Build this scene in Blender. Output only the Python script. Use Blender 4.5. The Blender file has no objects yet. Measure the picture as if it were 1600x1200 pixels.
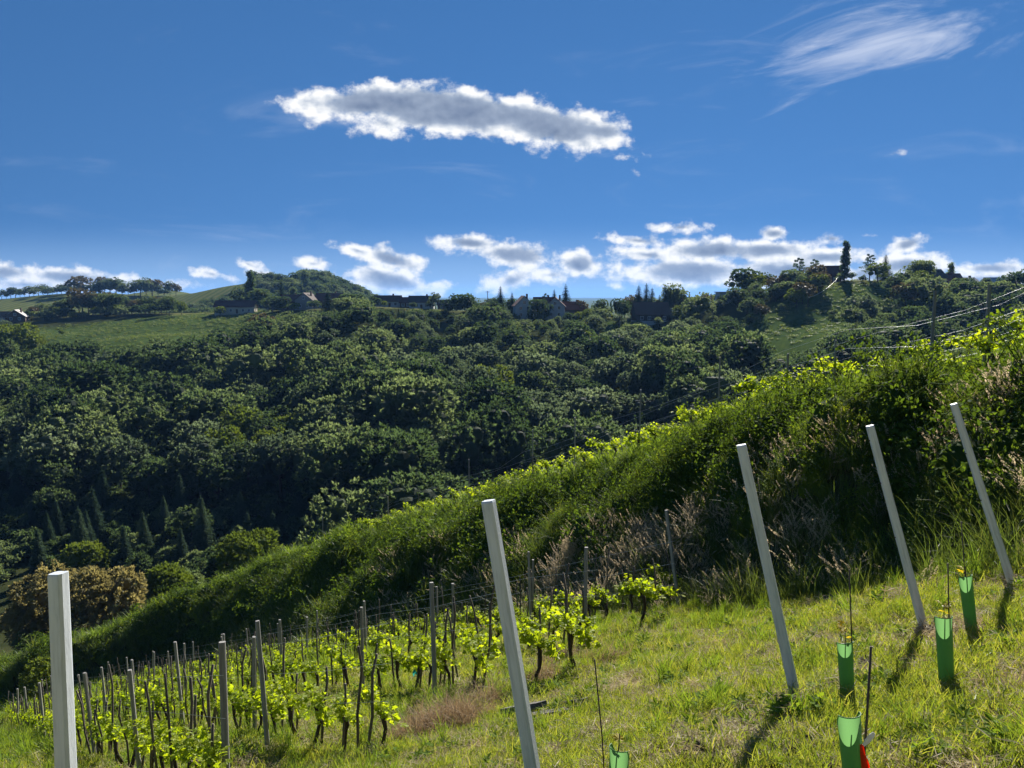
import bpy, math, random
import numpy as np
from mathutils import Vector, Matrix, Euler
random.seed(5); rng = np.random.default_rng(5)
SC = bpy.context.scene; COL = SC.collection
RAD = math.radians

# ------------------------------------------------------------------ camera
cam = bpy.data.cameras.new("camera"); cam.lens = 27.0; cam.sensor_width = 36.0
cam.clip_start = 0.05; cam.clip_end = 30000
camo = bpy.data.objects.new("camera", cam); COL.objects.link(camo)
PITCH = math.atan(140 / 1200)
camo.rotation_euler = (RAD(90) - PITCH, 0, 0)
SC.camera = camo

# ------------------------------------------------------------------ light
SUN_AZ, SUN_EL = RAD(20), RAD(31)          # azimuth clockwise from +Y
SUN_STRENGTH, SKY_STRENGTH, EXPOSURE = 5.0, 0.1, 1.12
sd = Vector((math.sin(SUN_AZ) * math.cos(SUN_EL), math.cos(SUN_AZ) * math.cos(SUN_EL), math.sin(SUN_EL)))
sl = bpy.data.lights.new("sun", 'SUN'); sl.energy = SUN_STRENGTH; sl.angle = RAD(0.55); sl.color = (1.0, 0.95, 0.85)
slo = bpy.data.objects.new("sun", sl); COL.objects.link(slo)
slo.rotation_euler = sd.to_track_quat('Z', 'Y').to_euler()
slo.location = (60, 100, 80)

vs = SC.view_settings
SC.display_settings.display_device = 'sRGB'
vs.view_transform = 'Standard'; vs.look = 'None'; vs.gamma = 1.0; vs.exposure = EXPOSURE; vs.use_curve_mapping = False
cy = SC.cycles
cy.max_bounces = 7; cy.diffuse_bounces = 3; cy.glossy_bounces = 2; cy.transmission_bounces = 4
cy.volume_bounces = 0; cy.transparent_max_bounces = 8; cy.use_denoising = True
cy.caustics_reflective = False; cy.caustics_refractive = False
cy.sample_clamp_indirect = 6.0

# pixel (of the 1600x1200 photograph) to view ray
_F = np.array([0, math.cos(PITCH), -math.sin(PITCH)]); _R = np.array([1., 0, 0]); _U = np.array([0, math.sin(PITCH), math.cos(PITCH)])
def ray(u, v): return _F + (u - 800) / 1200 * _R - (v - 600) / 1200 * _U
def proj(P):
    P = np.asarray(P, float); D = P @ _F
    return np.stack([800 + 1200 * (P @ _R) / D, 600 - 1200 * (P @ _U) / D], -1)

# ------------------------------------------------------------------ sky with clouds (world)
W = bpy.data.worlds.new("World"); SC.world = W; W.use_nodes = True
nt = W.node_tree; nt.nodes.clear()
class NG:
    """tiny node-expression helper"""
    def __init__(s, nt): s.nt = nt
    def n(s, t, **k):
        x = s.nt.nodes.new(t)
        for a, b in k.items(): setattr(x, a, b)
        return x
    def put(s, sock, v):
        if hasattr(v, 'is_linked') or isinstance(v, bpy.types.NodeSocket): s.nt.links.new(v, sock)
        else: sock.default_value = v
    def m(s, op, a, b=0.0, c=0.0, clamp=False):
        x = s.n('ShaderNodeMath', operation=op); x.use_clamp = clamp
        s.put(x.inputs[0], a); s.put(x.inputs[1], b); s.put(x.inputs[2], c); return x.outputs[0]
    def sstep(s, v, a, b, lo=0.0, hi=1.0):
        x = s.n('ShaderNodeMapRange', interpolation_type='SMOOTHSTEP')
        s.put(x.inputs[0], v); x.inputs[1].default_value = a; x.inputs[2].default_value = b
        x.inputs[3].default_value = lo; x.inputs[4].default_value = hi; return x.outputs[0]
    def mix(s, f, a, b, mode='MIX'):
        x = s.n('ShaderNodeMix', data_type='RGBA', blend_type=mode)
        s.put(x.inputs[0], f)
        for k, q in ((6, a), (7, b)):
            if isinstance(q, tuple) and len(q) == 3: q = (*q, 1)
            s.put(x.inputs[k], q)
        return x.outputs[2]
    def xyz(s, x_, y_, z_):
        x = s.n('ShaderNodeCombineXYZ'); s.put(x.inputs[0], x_); s.put(x.inputs[1], y_); s.put(x.inputs[2], z_); return x.outputs[0]
    def noise(s, vec, scale, detail=6, rough=.55, dist=0.0, lac=2.0, dims='3D'):
        x = s.n('ShaderNodeTexNoise', noise_dimensions=dims); s.put(x.inputs['Vector'], vec)
        x.inputs['Scale'].default_value = scale; x.inputs['Detail'].default_value = detail
        x.inputs['Roughness'].default_value = rough; x.inputs['Distortion'].default_value = dist; x.inputs['Lacunarity'].default_value = lac
        return x.outputs['Fac']
g = NG(nt)
sky = g.n('ShaderNodeTexSky'); sky.sky_type = 'NISHITA'; sky.sun_disc = False
sky.sun_elevation = SUN_EL; sky.sun_rotation = SUN_AZ
sky.altitude = 300; sky.air_density = 1.0; sky.dust_density = 0.0; sky.ozone_density = 3.0
hs = g.n('ShaderNodeHueSaturation'); hs.inputs['Saturation'].default_value = 1.32; hs.inputs['Value'].default_value = 0.575
gm_ = g.n('ShaderNodeGamma'); gm_.inputs[1].default_value = .78; nt.links.new(sky.outputs[0], gm_.inputs[0]); nt.links.new(gm_.outputs[0], hs.inputs['Color'])
tc = g.n('ShaderNodeTexCoord'); sp = g.n('ShaderNodeSeparateXYZ'); nt.links.new(tc.outputs['Generated'], sp.inputs[0])
dx, dy, dz = sp.outputs
# clear air close to the horizon: look the sky colour up a little higher, as in very clean air after rain
nt.links.new(g.xyz(dx, dy, g.m('ADD', g.m('MULTIPLY', g.m('MAXIMUM', dz, 0.0), 0.9), 0.34)), sky.inputs['Vector'])
ay = g.m('MAXIMUM', g.m('ABSOLUTE', dy), 0.02)
A = g.m('DIVIDE', dx, ay); B = g.m('DIVIDE', dz, ay)      # tangent-plane coordinates of the view direction
vec = g.xyz(A, g.m('MULTIPLY', B, 1.25), 0.0)
warp = g.noise(vec, 9, 3, .5)
n1 = g.noise(vec, 26, 9, .60)
# the same noise a little towards the light: their difference paints lit and shaded edges on the cloud
vec2 = g.xyz(g.m('ADD', A, 0.0035), g.m('ADD', g.m('MULTIPLY', B, 1.25), 0.0085), 0.0)
n2 = g.noise(vec2, 26, 4, .5); n3 = g.noise(vec, 26, 4, .5)
nl = g.noise(vec, 11, 3, .5)
CL = [  # cx cy rx ry rot weight
 (565,160,125,34,-3,1.1),(700,172,200,42,6,1.45),(860,196,135,42,11,1.2),(945,206,55,28,10,.9),(600,192,60,26,5,.7),(480,158,55,22,-5,.7),
 (10,425,90,24,3,.9),(110,434,150,20,5,.9),(150,440,170,14,2,.8),(235,444,120,12,2,.7),(40,445,140,20,0,.7),(388,413,34,12,20,.7),(330,428,40,12,10,.7),(410,432,40,12,12,.6),
 (488,412,36,13,5,.7),(560,392,52,14,14,.8),(610,405,78,22,14,.9),(610,440,92,30,12,1.0),(680,445,30,14,0,.5),
 (735,380,76,15,4,.9),(805,398,95,28,8,1.0),(908,412,44,28,0,1.0),(800,438,60,26,-20,.8),(860,430,80,18,0,.7),(965,448,22,8,0,.4),
 (995,376,60,13,6,.8),(1063,355,50,12,0,.7),(1010,398,78,16,5,.8),(1110,392,120,22,-2,1.0),(1080,425,150,32,0,1.1),(1210,365,34,14,0,.9),(1200,392,110,22,0,1.0),
 (1230,425,120,30,0,1.0),(1300,373,34,13,0,.8),(1355,367,24,7,0,.5),(1290,402,90,20,0,.9),(1417,382,38,18,-12,.9),(1425,415,80,24,0,1.0),(1360,430,90,22,0,.9),(1545,420,95,16,0,.9),(1530,440,120,22,0,1.0),
 (1396,240,22,10,-5,.62),(958,248,18,8,0,.34),(995,272,10,9,30,.30),(930,372,16,5,0,.2),
 (2050,430,260,26,0,.9),(-380,430,260,24,0,.9),(1830,405,90,18,0,.8),(2300,330,200,30,6,.8)]
Q = None
for (cx, cy_, rx, ry, rot, w) in CL:
    r = ray(cx, cy_); a0, b0 = r[0] / r[1], r[2] / r[1]
    rx_, ry_ = rx / 1140, ry / 1160
    th = -RAD(rot); c, s_ = math.cos(th), math.sin(th)
    ex = g.m('ADD', A, -a0); ey = g.m('ADD', B, -b0)
    p = g.m('MULTIPLY_ADD', ex, c / rx_, g.m('MULTIPLY', ey, s_ / rx_))
    q = g.m('MULTIPLY_ADD', ex, -s_ / ry_, g.m('MULTIPLY', ey, c / ry_))
    d2 = g.m('SQRT', g.m('ADD', g.m('MULTIPLY', p, p), g.m('MULTIPLY', q, q)))
    val = g.m('MULTIPLY', g.m('SUBTRACT', 1.0, d2), w)
    Q = val if Q is None else g.m('SMOOTH_MAX', Q, val, 0.25)
dens = g.m('ADD', Q, g.m('MULTIPLY', g.m('SUBTRACT', n1, 0.53), 2.1))
alpha = g.sstep(dens, 0.0, 0.50)
thick = g.sstep(g.m('ADD', Q, g.m('MULTIPLY', g.m('SUBTRACT', nl, .5), .45)), 0.34, 0.92)
relief = g.m('MULTIPLY', g.m('SUBTRACT', n3, n2), 2.2)
lit = g.m('ADD', g.m('SUBTRACT', 1.0, g.m('MULTIPLY', thick, .80)), g.m('MULTIPLY', relief, g.m('SUBTRACT', 1.0, g.m('MULTIPLY', thick, .55))), clamp=True)
K = 0.52 / SKY_STRENGTH
cr = g.n('ShaderNodeValToRGB'); nt.links.new(lit, cr.inputs[0])
el = cr.color_ramp.elements; el[0].position = 0.0; el[0].color = (.155, .21, .33, 1); el[1].position = 1.0; el[1].color = (.93, .93, .93, 1)
e = el.new(.45); e.color = (.33, .40, .52, 1); e = el.new(.75); e.color = (.66, .70, .76, 1)
cloudc = g.n('ShaderNodeVectorMath', operation='SCALE'); nt.links.new(cr.outputs[0], cloudc.inputs[0]); cloudc.inputs[3].default_value = K
# low pale band of air near the horizon and thin high cirrus
tint = g.mix(1.0, hs.outputs[0], (.83, 1.01, 1.20), 'MULTIPLY')
r = ray(1375, 62); a0, b0 = r[0] / r[1], r[2] / r[1]
ca, sa = math.cos(RAD(-13)), math.sin(RAD(-13))
ex = g.m('ADD', A, -a0); ey = g.m('ADD', B, -b0)
p = g.m('MULTIPLY_ADD', ex, ca, g.m('MULTIPLY', ey, -sa)); q = g.m('MULTIPLY_ADD', ex, sa, g.m('MULTIPLY', ey, ca))
cv = g.xyz(g.m('MULTIPLY', p, .32), g.m('MULTIPLY', q, 1.6), 3.0)
cn = g.noise(cv, 13, 8, .62, dist=1.3)
mask = g.m('SUBTRACT', 1.0, g.m('SQRT', g.m('ADD', g.m('POWER', g.m('DIVIDE', p, .165), 2.0), g.m('POWER', g.m('DIVIDE', q, .055), 2.0))))
cir = g.m('MULTIPLY', g.sstep(g.m('ADD', mask, g.m('MULTIPLY', g.m('SUBTRACT', cn, .5), 3.6)), 0.0, 1.6), .60)
cn2 = g.noise(g.xyz(g.m('MULTIPLY', A, .5), g.m('MULTIPLY', B, 2.2), 7.0), 7, 7, .6, dist=1.0)
cir2 = g.m('MULTIPLY', g.sstep(cn2, .56, .80), .13)
low = g.sstep(B, .10, -.01, 0.0, .58)
tint = g.mix(low, tint, (.40 * K, .60 * K, .86 * K))
skyc = g.mix(g.m('MAXIMUM', cir, cir2), tint, (.74 * K, .79 * K, .90 * K))
final = g.mix(alpha, skyc, cloudc.outputs[0])
bg = g.n('ShaderNodeBackground'); bg.inputs['Strength'].default_value = SKY_STRENGTH
nt.links.new(final, bg.inputs['Color'])
wo = g.n('ShaderNodeOutputWorld'); nt.links.new(bg.outputs[0], wo.inputs[0])
W.cycles.sampling_method = 'MANUAL'; W.cycles.sample_map_resolution = 512

# ------------------------------------------------------------------ mesh and object helpers
class MB:
    """collects vertices and triangles, links them as ONE mesh object"""
    def __init__(s): s.V = []; s.T = []; s.R = []; s.M = []; s.S = []; s.k = 0
    def add(s, V, T, rnd=None, mat=0, smooth=False):
        V = np.asarray(V, float).reshape(-1, 3); T = np.asarray(T, int).reshape(-1, 3)
        s.V.append(V); s.T.append(T + s.k); s.k += len(V)
        s.R.append(np.broadcast_to(np.asarray(0.5 if rnd is None else rnd, float), (len(T),)))
        s.M.append(np.full(len(T), mat)); s.S.append(np.full(len(T), smooth))
        return s
    def mesh(s, name, mats):
        V = np.concatenate(s.V); T = np.concatenate(s.T); me = bpy.data.meshes.new(name)
        me.vertices.add(len(V)); me.vertices.foreach_set('co', V.astype(np.float32).ravel())
        me.loops.add(len(T) * 3); me.loops.foreach_set('vertex_index', T.astype(np.int32).ravel())
        me.polygons.add(len(T)); me.polygons.foreach_set('loop_start', np.arange(len(T), dtype=np.int32) * 3)
        me.polygons.foreach_set('material_index', np.concatenate(s.M).astype(np.int32))
        me.update(calc_edges=True)
        me.polygons.foreach_set('use_smooth', np.concatenate(s.S).astype(bool))
        a = me.attributes.new('rnd', 'FLOAT', 'FACE'); a.data.foreach_set('value', np.concatenate(s.R).astype(np.float32))
        for m in (mats if isinstance(mats, (list, tuple)) else [mats]): me.materials.append(m)
        return me
    def obj(s, name, mats, parent=None, link=True):
        o = bpy.data.objects.new(name, s.mesh(name, mats))
        if link: COL.objects.link(o)
        o.parent = parent
        return o
    # shapes
    def box(s, x0, x1, y0, y1, z0, z1, mat=0, rnd=None):
        V = [(x, y, z) for z in (z0, z1) for y in (y0, y1) for x in (x0, x1)]
        Q = [(0, 2, 3, 1), (4, 5, 7, 6), (0, 1, 5, 4), (2, 6, 7, 3), (0, 4, 6, 2), (1, 3, 7, 5)]
        return s.add(V, [t for q in Q for t in ((q[0], q[1], q[2]), (q[0], q[2], q[3]))], rnd, mat)
    def tube(s, path, rad, n=6, mat=0, cap=True, rnd=None, smooth=True):
        P = np.asarray(path, float); m = len(P); rad = np.broadcast_to(np.asarray(rad, float), (m,))
        D = np.gradient(P, axis=0); D /= np.linalg.norm(D, axis=1)[:, None] + 1e-9
        ref = np.array([1., 0, 0]) if abs(D[0] @ np.array([0, 0, 1.])) > .8 else np.array([0, 0, 1.])
        S = np.cross(D, ref); S /= np.linalg.norm(S, axis=1)[:, None] + 1e-9; U = np.cross(S, D)
        a = np.arange(n) / n * 2 * np.pi
        V = P[:, None] + rad[:, None, None] * (np.cos(a)[None, :, None] * S[:, None] + np.sin(a)[None, :, None] * U[:, None])
        V = V.reshape(-1, 3); T = []
        for i in range(m - 1):
            for j in range(n):
                A_, B_ = i * n + j, i * n + (j + 1) % n; T += [(A_, B_, B_ + n), (A_, B_ + n, A_ + n)]
        if cap:
            b = (m - 1) * n
            T += [(b, b + j, b + j + 1) for j in range(1, n - 1)] + [(0, j + 1, j) for j in range(1, n - 1)]
        return s.add(V, T, rnd, mat, smooth)
    def cards(s, C, D, N, L, Wd, fold=.18, rnd=None, mat=0):
        """folded rhombic leaves: centre, direction, normal, length, width"""
        n = len(C); D = D / (np.linalg.norm(D, axis=1)[:, None] + 1e-9)
        S = np.cross(D, N); S /= np.linalg.norm(S, axis=1)[:, None] + 1e-9; N = np.cross(S, D)
        L = np.broadcast_to(L, (n,))[:, None]; Wd = np.broadcast_to(Wd, (n,))[:, None]
        V = np.stack([C - D * L / 2, C + S * Wd / 2 + N * Wd * fold, C + D * L / 2, C - S * Wd / 2 + N * Wd * fold], 1).reshape(-1, 3)
        b = np.arange(n)[:, None] * 4
        T = np.stack([b + [[0, 1, 2]], b + [[0, 2, 3]]], 1).reshape(-1, 3)
        r = rng.random(n) if rnd is None else np.broadcast_to(rnd, (n,))
        return s.add(V, T, np.repeat(r, 2), mat)
    def blades(s, P, ang, H, lean, Wd, curl=.5, rnd=None, mat=0):
        """curved grass blades of two quads and a tip"""
        n = len(P); ang = np.broadcast_to(ang, (n,)); H = np.broadcast_to(H, (n,)); lean = np.broadcast_to(lean, (n,)); Wd = np.broadcast_to(Wd, (n,))
        o = np.stack([np.cos(ang), np.sin(ang), 0 * ang], 1); sd_ = np.stack([-np.sin(ang), np.cos(ang), 0 * ang], 1)
        tw = rng.uniform(-1.2, 1.2, n); sd_ = sd_ * np.cos(tw)[:, None] + o * np.sin(tw)[:, None]
        rows = []
        for f_, w in ((0, 1.), (.45, .85), (.8, .5)):
            c = P + o * (lean * f_ ** 1.8 * H)[:, None] + np.array([0, 0, 1.]) * (H * (f_ - curl * lean * f_ ** 2.5 * .5))[:, None]
            rows += [c - sd_ * (Wd * w / 2)[:, None], c + sd_ * (Wd * w / 2)[:, None]]
        tip = P + o * (lean * H)[:, None] + np.array([0, 0, 1.]) * (H * (1 - curl * lean * .6))[:, None]
        V = np.stack(rows + [tip], 1).reshape(-1, 3); b = np.arange(n)[:, None] * 7
        T = np.stack([b + [q] for q in ([0, 1, 3], [0, 3, 2], [2, 3, 5], [2, 5, 4], [4, 5, 6])], 1).reshape(-1, 3)
        r = rng.random(n) if rnd is None else np.broadcast_to(rnd, (n,))
        return s.add(V, T, np.repeat(r, 5), mat)

def unit(v): v = np.asarray(v, float); return v / (np.linalg.norm(v, axis=-1, keepdims=True) + 1e-9)
def rdir(n): return unit(rng.normal(size=(n, 3)))
def tag(o, label=None, cat=None, group=None, kind=None):
    for k, v in (('label', label), ('category', cat), ('group', group), ('kind', kind)):
        if v: o[k] = v
    return o
def empty(name, loc=(0, 0, 0), rz=0.0, sc=1.0):
    o = bpy.data.objects.new(name, None); COL.objects.link(o); o.location = loc; o.rotation_euler = (0, 0, rz)
    o.scale = (sc, sc, sc) if np.isscalar(sc) else sc; o.empty_display_size = .2; return o
def child(name, me, parent, **k):
    o = bpy.data.objects.new(name, me); COL.objects.link(o); o.parent = parent
    for a, b in k.items(): setattr(o, a, b)
    return o

# ------------------------------------------------------------------ materials
def newmat(name):
    m = bpy.data.materials.new(name); m.use_nodes = True; m.node_tree.nodes.clear(); return m, NG(m.node_tree)
def finish(g, sh): o = g.n('ShaderNodeOutputMaterial'); g.nt.links.new(sh, o.inputs[0])
def ramp(g, f, cols):
    x = g.n('ShaderNodeValToRGB'); g.put(x.inputs[0], f); e = x.color_ramp.elements
    while len(e) < len(cols): e.new(.5)
    for i, c in enumerate(cols): e[i].position = i / max(1, len(cols) - 1); e[i].color = (*c, 1)
    return x.outputs[0]
def leaf_mat(name, cols, trans=.45, tint=(1.25, 1.2, .55), rough=.5, spec=.35, objvar=.5):
    rough = max(rough, .5); spec *= .6
    m, g = newmat(name)
    at = g.n('ShaderNodeAttribute', attribute_name='rnd'); oi = g.n('ShaderNodeObjectInfo')
    f = g.m('ADD', g.m('MULTIPLY', at.outputs['Fac'], 1 - objvar), g.m('MULTIPLY', oi.outputs['Random'], objvar))
    c = ramp(g, f, cols)
    p = g.n('ShaderNodeBsdfPrincipled'); g.put(p.inputs['Base Color'], c); p.inputs['Roughness'].default_value = rough
    p.inputs['Specular IOR Level'].default_value = spec
    t = g.n('ShaderNodeBsdfTranslucent'); g.put(t.inputs['Color'], g.mix(1.0, c, tint, 'MULTIPLY'))
    x = g.n('ShaderNodeMixShader'); x.inputs[0].default_value = trans
    g.nt.links.new(p.outputs[0], x.inputs[1]); g.nt.links.new(t.outputs[0], x.inputs[2]); finish(g, x.outputs[0]); return m
def solid_mat(name, cols, scale=8.0, rough=.7, metal=0.0, spec=.4, bump=.0, bscale=40., stretch=(1, 1, 1), objvar=.0):
    m, g = newmat(name)
    tcn = g.n('ShaderNodeTexCoord'); mp = g.n('ShaderNodeMapping'); mp.inputs['Scale'].default_value = stretch
    g.nt.links.new(tcn.outputs['Object'], mp.inputs[0])
    oi = g.n('ShaderNodeObjectInfo')
    off = g.n('ShaderNodeVectorMath', operation='ADD'); g.nt.links.new(mp.outputs[0], off.inputs[0]); g.put(off.inputs[1], g.xyz(g.m('MULTIPLY', oi.outputs['Random'], 37.0), 0.0, 0.0))
    nz = g.noise(off.outputs[0], scale, 6, .65)
    f = g.sstep(nz, .28, .72)
    if objvar: f = g.m('ADD', g.m('MULTIPLY', f, 1 - objvar), g.m('MULTIPLY', oi.outputs['Random'], objvar))
    p = g.n('ShaderNodeBsdfPrincipled'); g.put(p.inputs['Base Color'], ramp(g, f, cols)); p.inputs['Roughness'].default_value = rough
    p.inputs['Metallic'].default_value = metal; p.inputs['Specular IOR Level'].default_value = spec
    if bump:
        b = g.n('ShaderNodeBump'); b.inputs['Strength'].default_value = bump; b.inputs['Distance'].default_value = .01
        g.put(b.inputs['Height'], g.noise(off.outputs[0], bscale, 4, .6)); g.nt.links.new(b.outputs[0], p.inputs['Normal'])
    finish(g, p.outputs[0]); return m

M = {}
M['forest'] = leaf_mat('forest_leaf', [(.020, .036, .017), (.052, .078, .040), (.165, .195, .11)], .52, (1.75, 1.8, 1.05), .7, .12, .6)  # wide ramp: sunlit and shaded tufts put into the leaf colour
M['forest_grey'] = leaf_mat('forest_leaf_grey', [(.042, .060, .040), (.08, .105, .068), (.155, .185, .122)], .50, (1.7, 1.75, 1.2), .7, .15, .5)
M['forest_light'] = leaf_mat('forest_leaf_light', [(.08, .12, .026), (.12, .165, .036), (.17, .20, .05)], .46, (1.25, 1.2, .5), .65, .15, .5)
M['conifer'] = leaf_mat('conifer_needles', [(.028, .052, .032), (.05, .082, .05), (.085, .12, .07)], .35, (1.5, 1.6, 1.0), .8, .05, .5)
M['brown_leaf'] = leaf_mat('brown_leaf', [(.15, .145, .07), (.22, .21, .10), (.31, .285, .145)], .58, (1.2, 1.05, .7), .55, .3, .25)
M['rust_leaf'] = leaf_mat('rust_leaf', [(.09, .08, .038), (.125, .11, .05), (.15, .14, .06)], .35, (1.2, 1.05, .7), .55, .3, .25)
M['bark'] = solid_mat('bark', [(.035, .026, .018), (.09, .07, .05)], 6, .9, stretch=(3, 3, .6), bump=.6, bscale=18)
M['vine_bark'] = solid_mat('vine_bark', [(.025, .018, .012), (.075, .055, .04)], 25, .9, stretch=(2, 2, .5), bump=.8, bscale=60)
M['vine_leaf'] = leaf_mat('vine_leaf', [(.14, .20, .02), (.24, .31, .028), (.38, .42, .04)], .62, (1.65, 1.62, .36), .45, .4, .3)
M['young_leaf'] = leaf_mat('young_vine_leaf', [(.30, .28, .03), (.42, .34, .03), (.34, .36, .04)], .55, (1.4, 1.2, .4), .45, .4, .3)
M['bramble'] = leaf_mat('bramble_leaf', [(.045, .085, .02), (.075, .13, .028), (.13, .20, .038)], .48, (1.5, 1.35, .4), .8, .12, .35)
M['bramble_light'] = leaf_mat('bramble_leaf_light', [(.11, .17, .026), (.17, .245, .034), (.25, .32, .05)], .55, (1.5, 1.3, .4), .7, .2, .35)  # paler copy of the bramble leaf, sunlight put into its colour
M['grass'] = leaf_mat('lawn_grass', [(.10, .165, .03), (.16, .225, .04), (.25, .30, .06), (.37, .36, .14)], .55, (1.4, 1.25, .45), .45, .45, .45)
M['green_grass'] = leaf_mat('green_grass', [(.085, .15, .03), (.14, .22, .038), (.22, .29, .055)], .58, (1.4, 1.3, .45), .42, .5, .4)
M['tall_grass'] = leaf_mat('tall_grass', [(.06, .105, .03), (.105, .155, .042), (.18, .20, .075)], .5, (1.35, 1.25, .5), .45, .45, .45)
M['straw'] = leaf_mat('straw', [(.30, .24, .14), (.43, .36, .22), (.55, .48, .33)], .35, (1.1, 1.0, .8), .6, .3, .4)
M['seed'] = leaf_mat('seed_head', [(.40, .36, .25), (.52, .47, .34), (.64, .58, .46)], .5, (1.15, 1.0, .85), .6, .3, .5)
M['red_grass'] = leaf_mat('dead_red_grass', [(.21, .145, .09), (.32, .235, .15), (.42, .33, .21)], .35, (1.1, 1.0, .8), .6, .3, .3)
M['weed'] = leaf_mat('weed_leaf', [(.09, .16, .03), (.14, .22, .035), (.20, .28, .04)], .5, (1.4, 1.3, .4), .7, .15, .4)
M['post'] = solid_mat('grey_post', [(.46, .50, .54), (.60, .64, .69), (.66, .70, .75)], 9, .5, .12, .5, stretch=(4, 4, .35), bump=.25, bscale=70)
M['old_post'] = solid_mat('weathered_post', [(.17, .16, .15), (.34, .33, .31)], 9, .75, .0, .4, stretch=(4, 4, .6), bump=.3, bscale=50, objvar=.4)
M['stake'] = solid_mat('wooden_stake', [(.06, .05, .04), (.17, .145, .12)], 14, .85, stretch=(4, 4, .5), bump=.4, bscale=60, objvar=.5)
M['rust'] = solid_mat('rusty_rod', [(.05, .035, .028), (.13, .10, .08)], 20, .7, .3)
M['plank'] = solid_mat('weathered_plank', [(.05, .045, .04), (.15, .14, .13)], 10, .8, stretch=(.6, 8, 8), bump=.5, bscale=40)
M['white_paint'] = solid_mat('white_paint', [(.74, .74, .73), (.82, .82, .8)], 10, .5)
M['white_label'] = solid_mat('white_label', [(.78, .78, .79), (.84, .84, .84)], 10, .4)
M['wire'] = solid_mat('galvanised_wire', [(.55, .56, .58), (.66, .67, .68)], 10, .35, .85)
M['cable'] = solid_mat('pale_cable', [(.62, .61, .57), (.75, .74, .70)], 10, .4, .2)
M['soil'] = solid_mat('soil_clod', [(.05, .035, .022), (.13, .095, .065)], 12, .95, bump=.8, bscale=30)
def plastic(name, col, tcol, tr):
    m, g = newmat(name)
    tcn = g.n('ShaderNodeTexCoord'); nz = g.noise(tcn.outputs['Object'], 9, 4, .6)
    c = g.mix(g.sstep(nz, .35, .7), col, tuple(x * .8 for x in col))
    p = g.n('ShaderNodeBsdfPrincipled'); g.put(p.inputs['Base Color'], c); p.inputs['Roughness'].default_value = .4
    t = g.n('ShaderNodeBsdfTranslucent'); t.inputs['Color'].default_value = (*tcol, 1)
    x = g.n('ShaderNodeMixShader'); x.inputs[0].default_value = tr
    g.nt.links.new(p.outputs[0], x.inputs[1]); g.nt.links.new(t.outputs[0], x.inputs[2]); finish(g, x.outputs[0]); return m
M['tube'] = plastic('green_tube_plastic', (.11, .24, .10), (.20, .43, .14), .46)
M['ribbon'] = plastic('orange_ribbon', (.75, .07, .015), (1.0, .10, .01), .55)
M['teal'] = plastic('teal_tie', (.03, .35, .33), (.05, .6, .5), .4)

# ------------------------------------------------------------------ terrain
DD = np.array([.82, .57]); DD /= np.linalg.norm(DD); NN = np.array([-DD[1], DD[0]])   # along the contour, downhill
_ft = np.array([-400, -60, -20, 0, 3.55, 8.5, 10.8, 19.7, 25.9, 60, 90, 110, 140, 400])
_fz = np.array([30, 22, 6.5, -1.6, -3.15, -5.85, -6.75, -10.6, -13.4, -28.2, -39.8, -43, -44, -46])
_tt = np.arange(-400, 400, .25); _zz = np.interp(_tt, _ft, _fz); _k = np.exp(-np.linspace(-2, 2, 13) ** 2); _k /= _k.sum()
_zz[20:-20] = np.convolve(_zz, _k, 'same')[20:-20]
def fz(t): return np.interp(t, _tt, _zz)
def sstep(a, b, x):
    x = np.clip((x - a) / (b - a), 0, 1); return x * x * (3 - 2 * x)
_wr = np.random.default_rng(3)
_WK = _wr.normal(size=(24, 2)); _WK /= np.linalg.norm(_WK, axis=1)[:, None]; _WP = _wr.uniform(0, 6.28, 24)
def wob(x, y, wl, seed=0):
    """smooth irregular noise in about -1..1 with the given wavelength"""
    z = 0
    for i in range(8):
        j = (i + seed * 5) % 24; k = 2 * np.pi / (wl * (.6 + .14 * i)); z = z + np.sin(k * (x * _WK[j, 0] + y * _WK[j, 1]) + _WP[j] + seed)
    return z / 3.2
def s_base(t): return np.interp(t, [0, 3.5, 7, 11, 16, 45, 52, 58, 61, 64, 68, 72, 80, 110], [10.2, 10.4, 12, 13.2, 13.4, 12.8, 12.2, 10.6, 7.2, 3.2, -1.5, -4.8, -12, -40])
def s_crest(t): return s_base(t) + np.interp(t, [3, 15, 25, 45], [5.2, 4.9, 6.0, 6.8])
def bank(s, t):
    h = np.interp(t, [-5, 4, 7, 12, 20, 30, 40, 50, 58, 61, 64, 68, 72, 80, 110], [2.7, 3.2, 3.9, 4.5, 5.0, 5.5, 6.0, 6.5, 6.8, 6.2, 5.2, 3.9, 3.1, 2.4, .5])
    q = np.clip((s - s_base(t)) / (s_crest(t) - s_base(t)), 0, 1.25) / 1.25
    lump = (wob(s * 1.0, t * .8, 3.2, 13) * .5 + wob(s, t * .7, 6.5, 14) * .7) * np.sin(np.pi * np.clip(q, 0, 1)) * np.clip(h / 4, 0, 1)
    return h * (1 - (1 - q) ** 1.6) + lump
_ru = np.array([-3000, -300, 0, 200, 340, 400, 500, 600, 700, 780, 850, 950, 1000, 1060, 1100, 1150, 1200, 1250, 1300, 1400, 1440, 1500, 1600, 2000, 4000])
_rv = np.array([505, 505, 498, 491, 489, 488, 483, 479, 484, 488, 496, 496, 499, 486, 474, 462, 452, 444, 438, 440, 447, 450, 449, 450, 450])
_rY = np.array([420, 420, 420, 410, 400, 390, 370, 345, 330, 320, 310, 305, 300, 295, 292, 290, 288, 286, 285, 285, 290, 300, 310, 310, 310])
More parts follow.
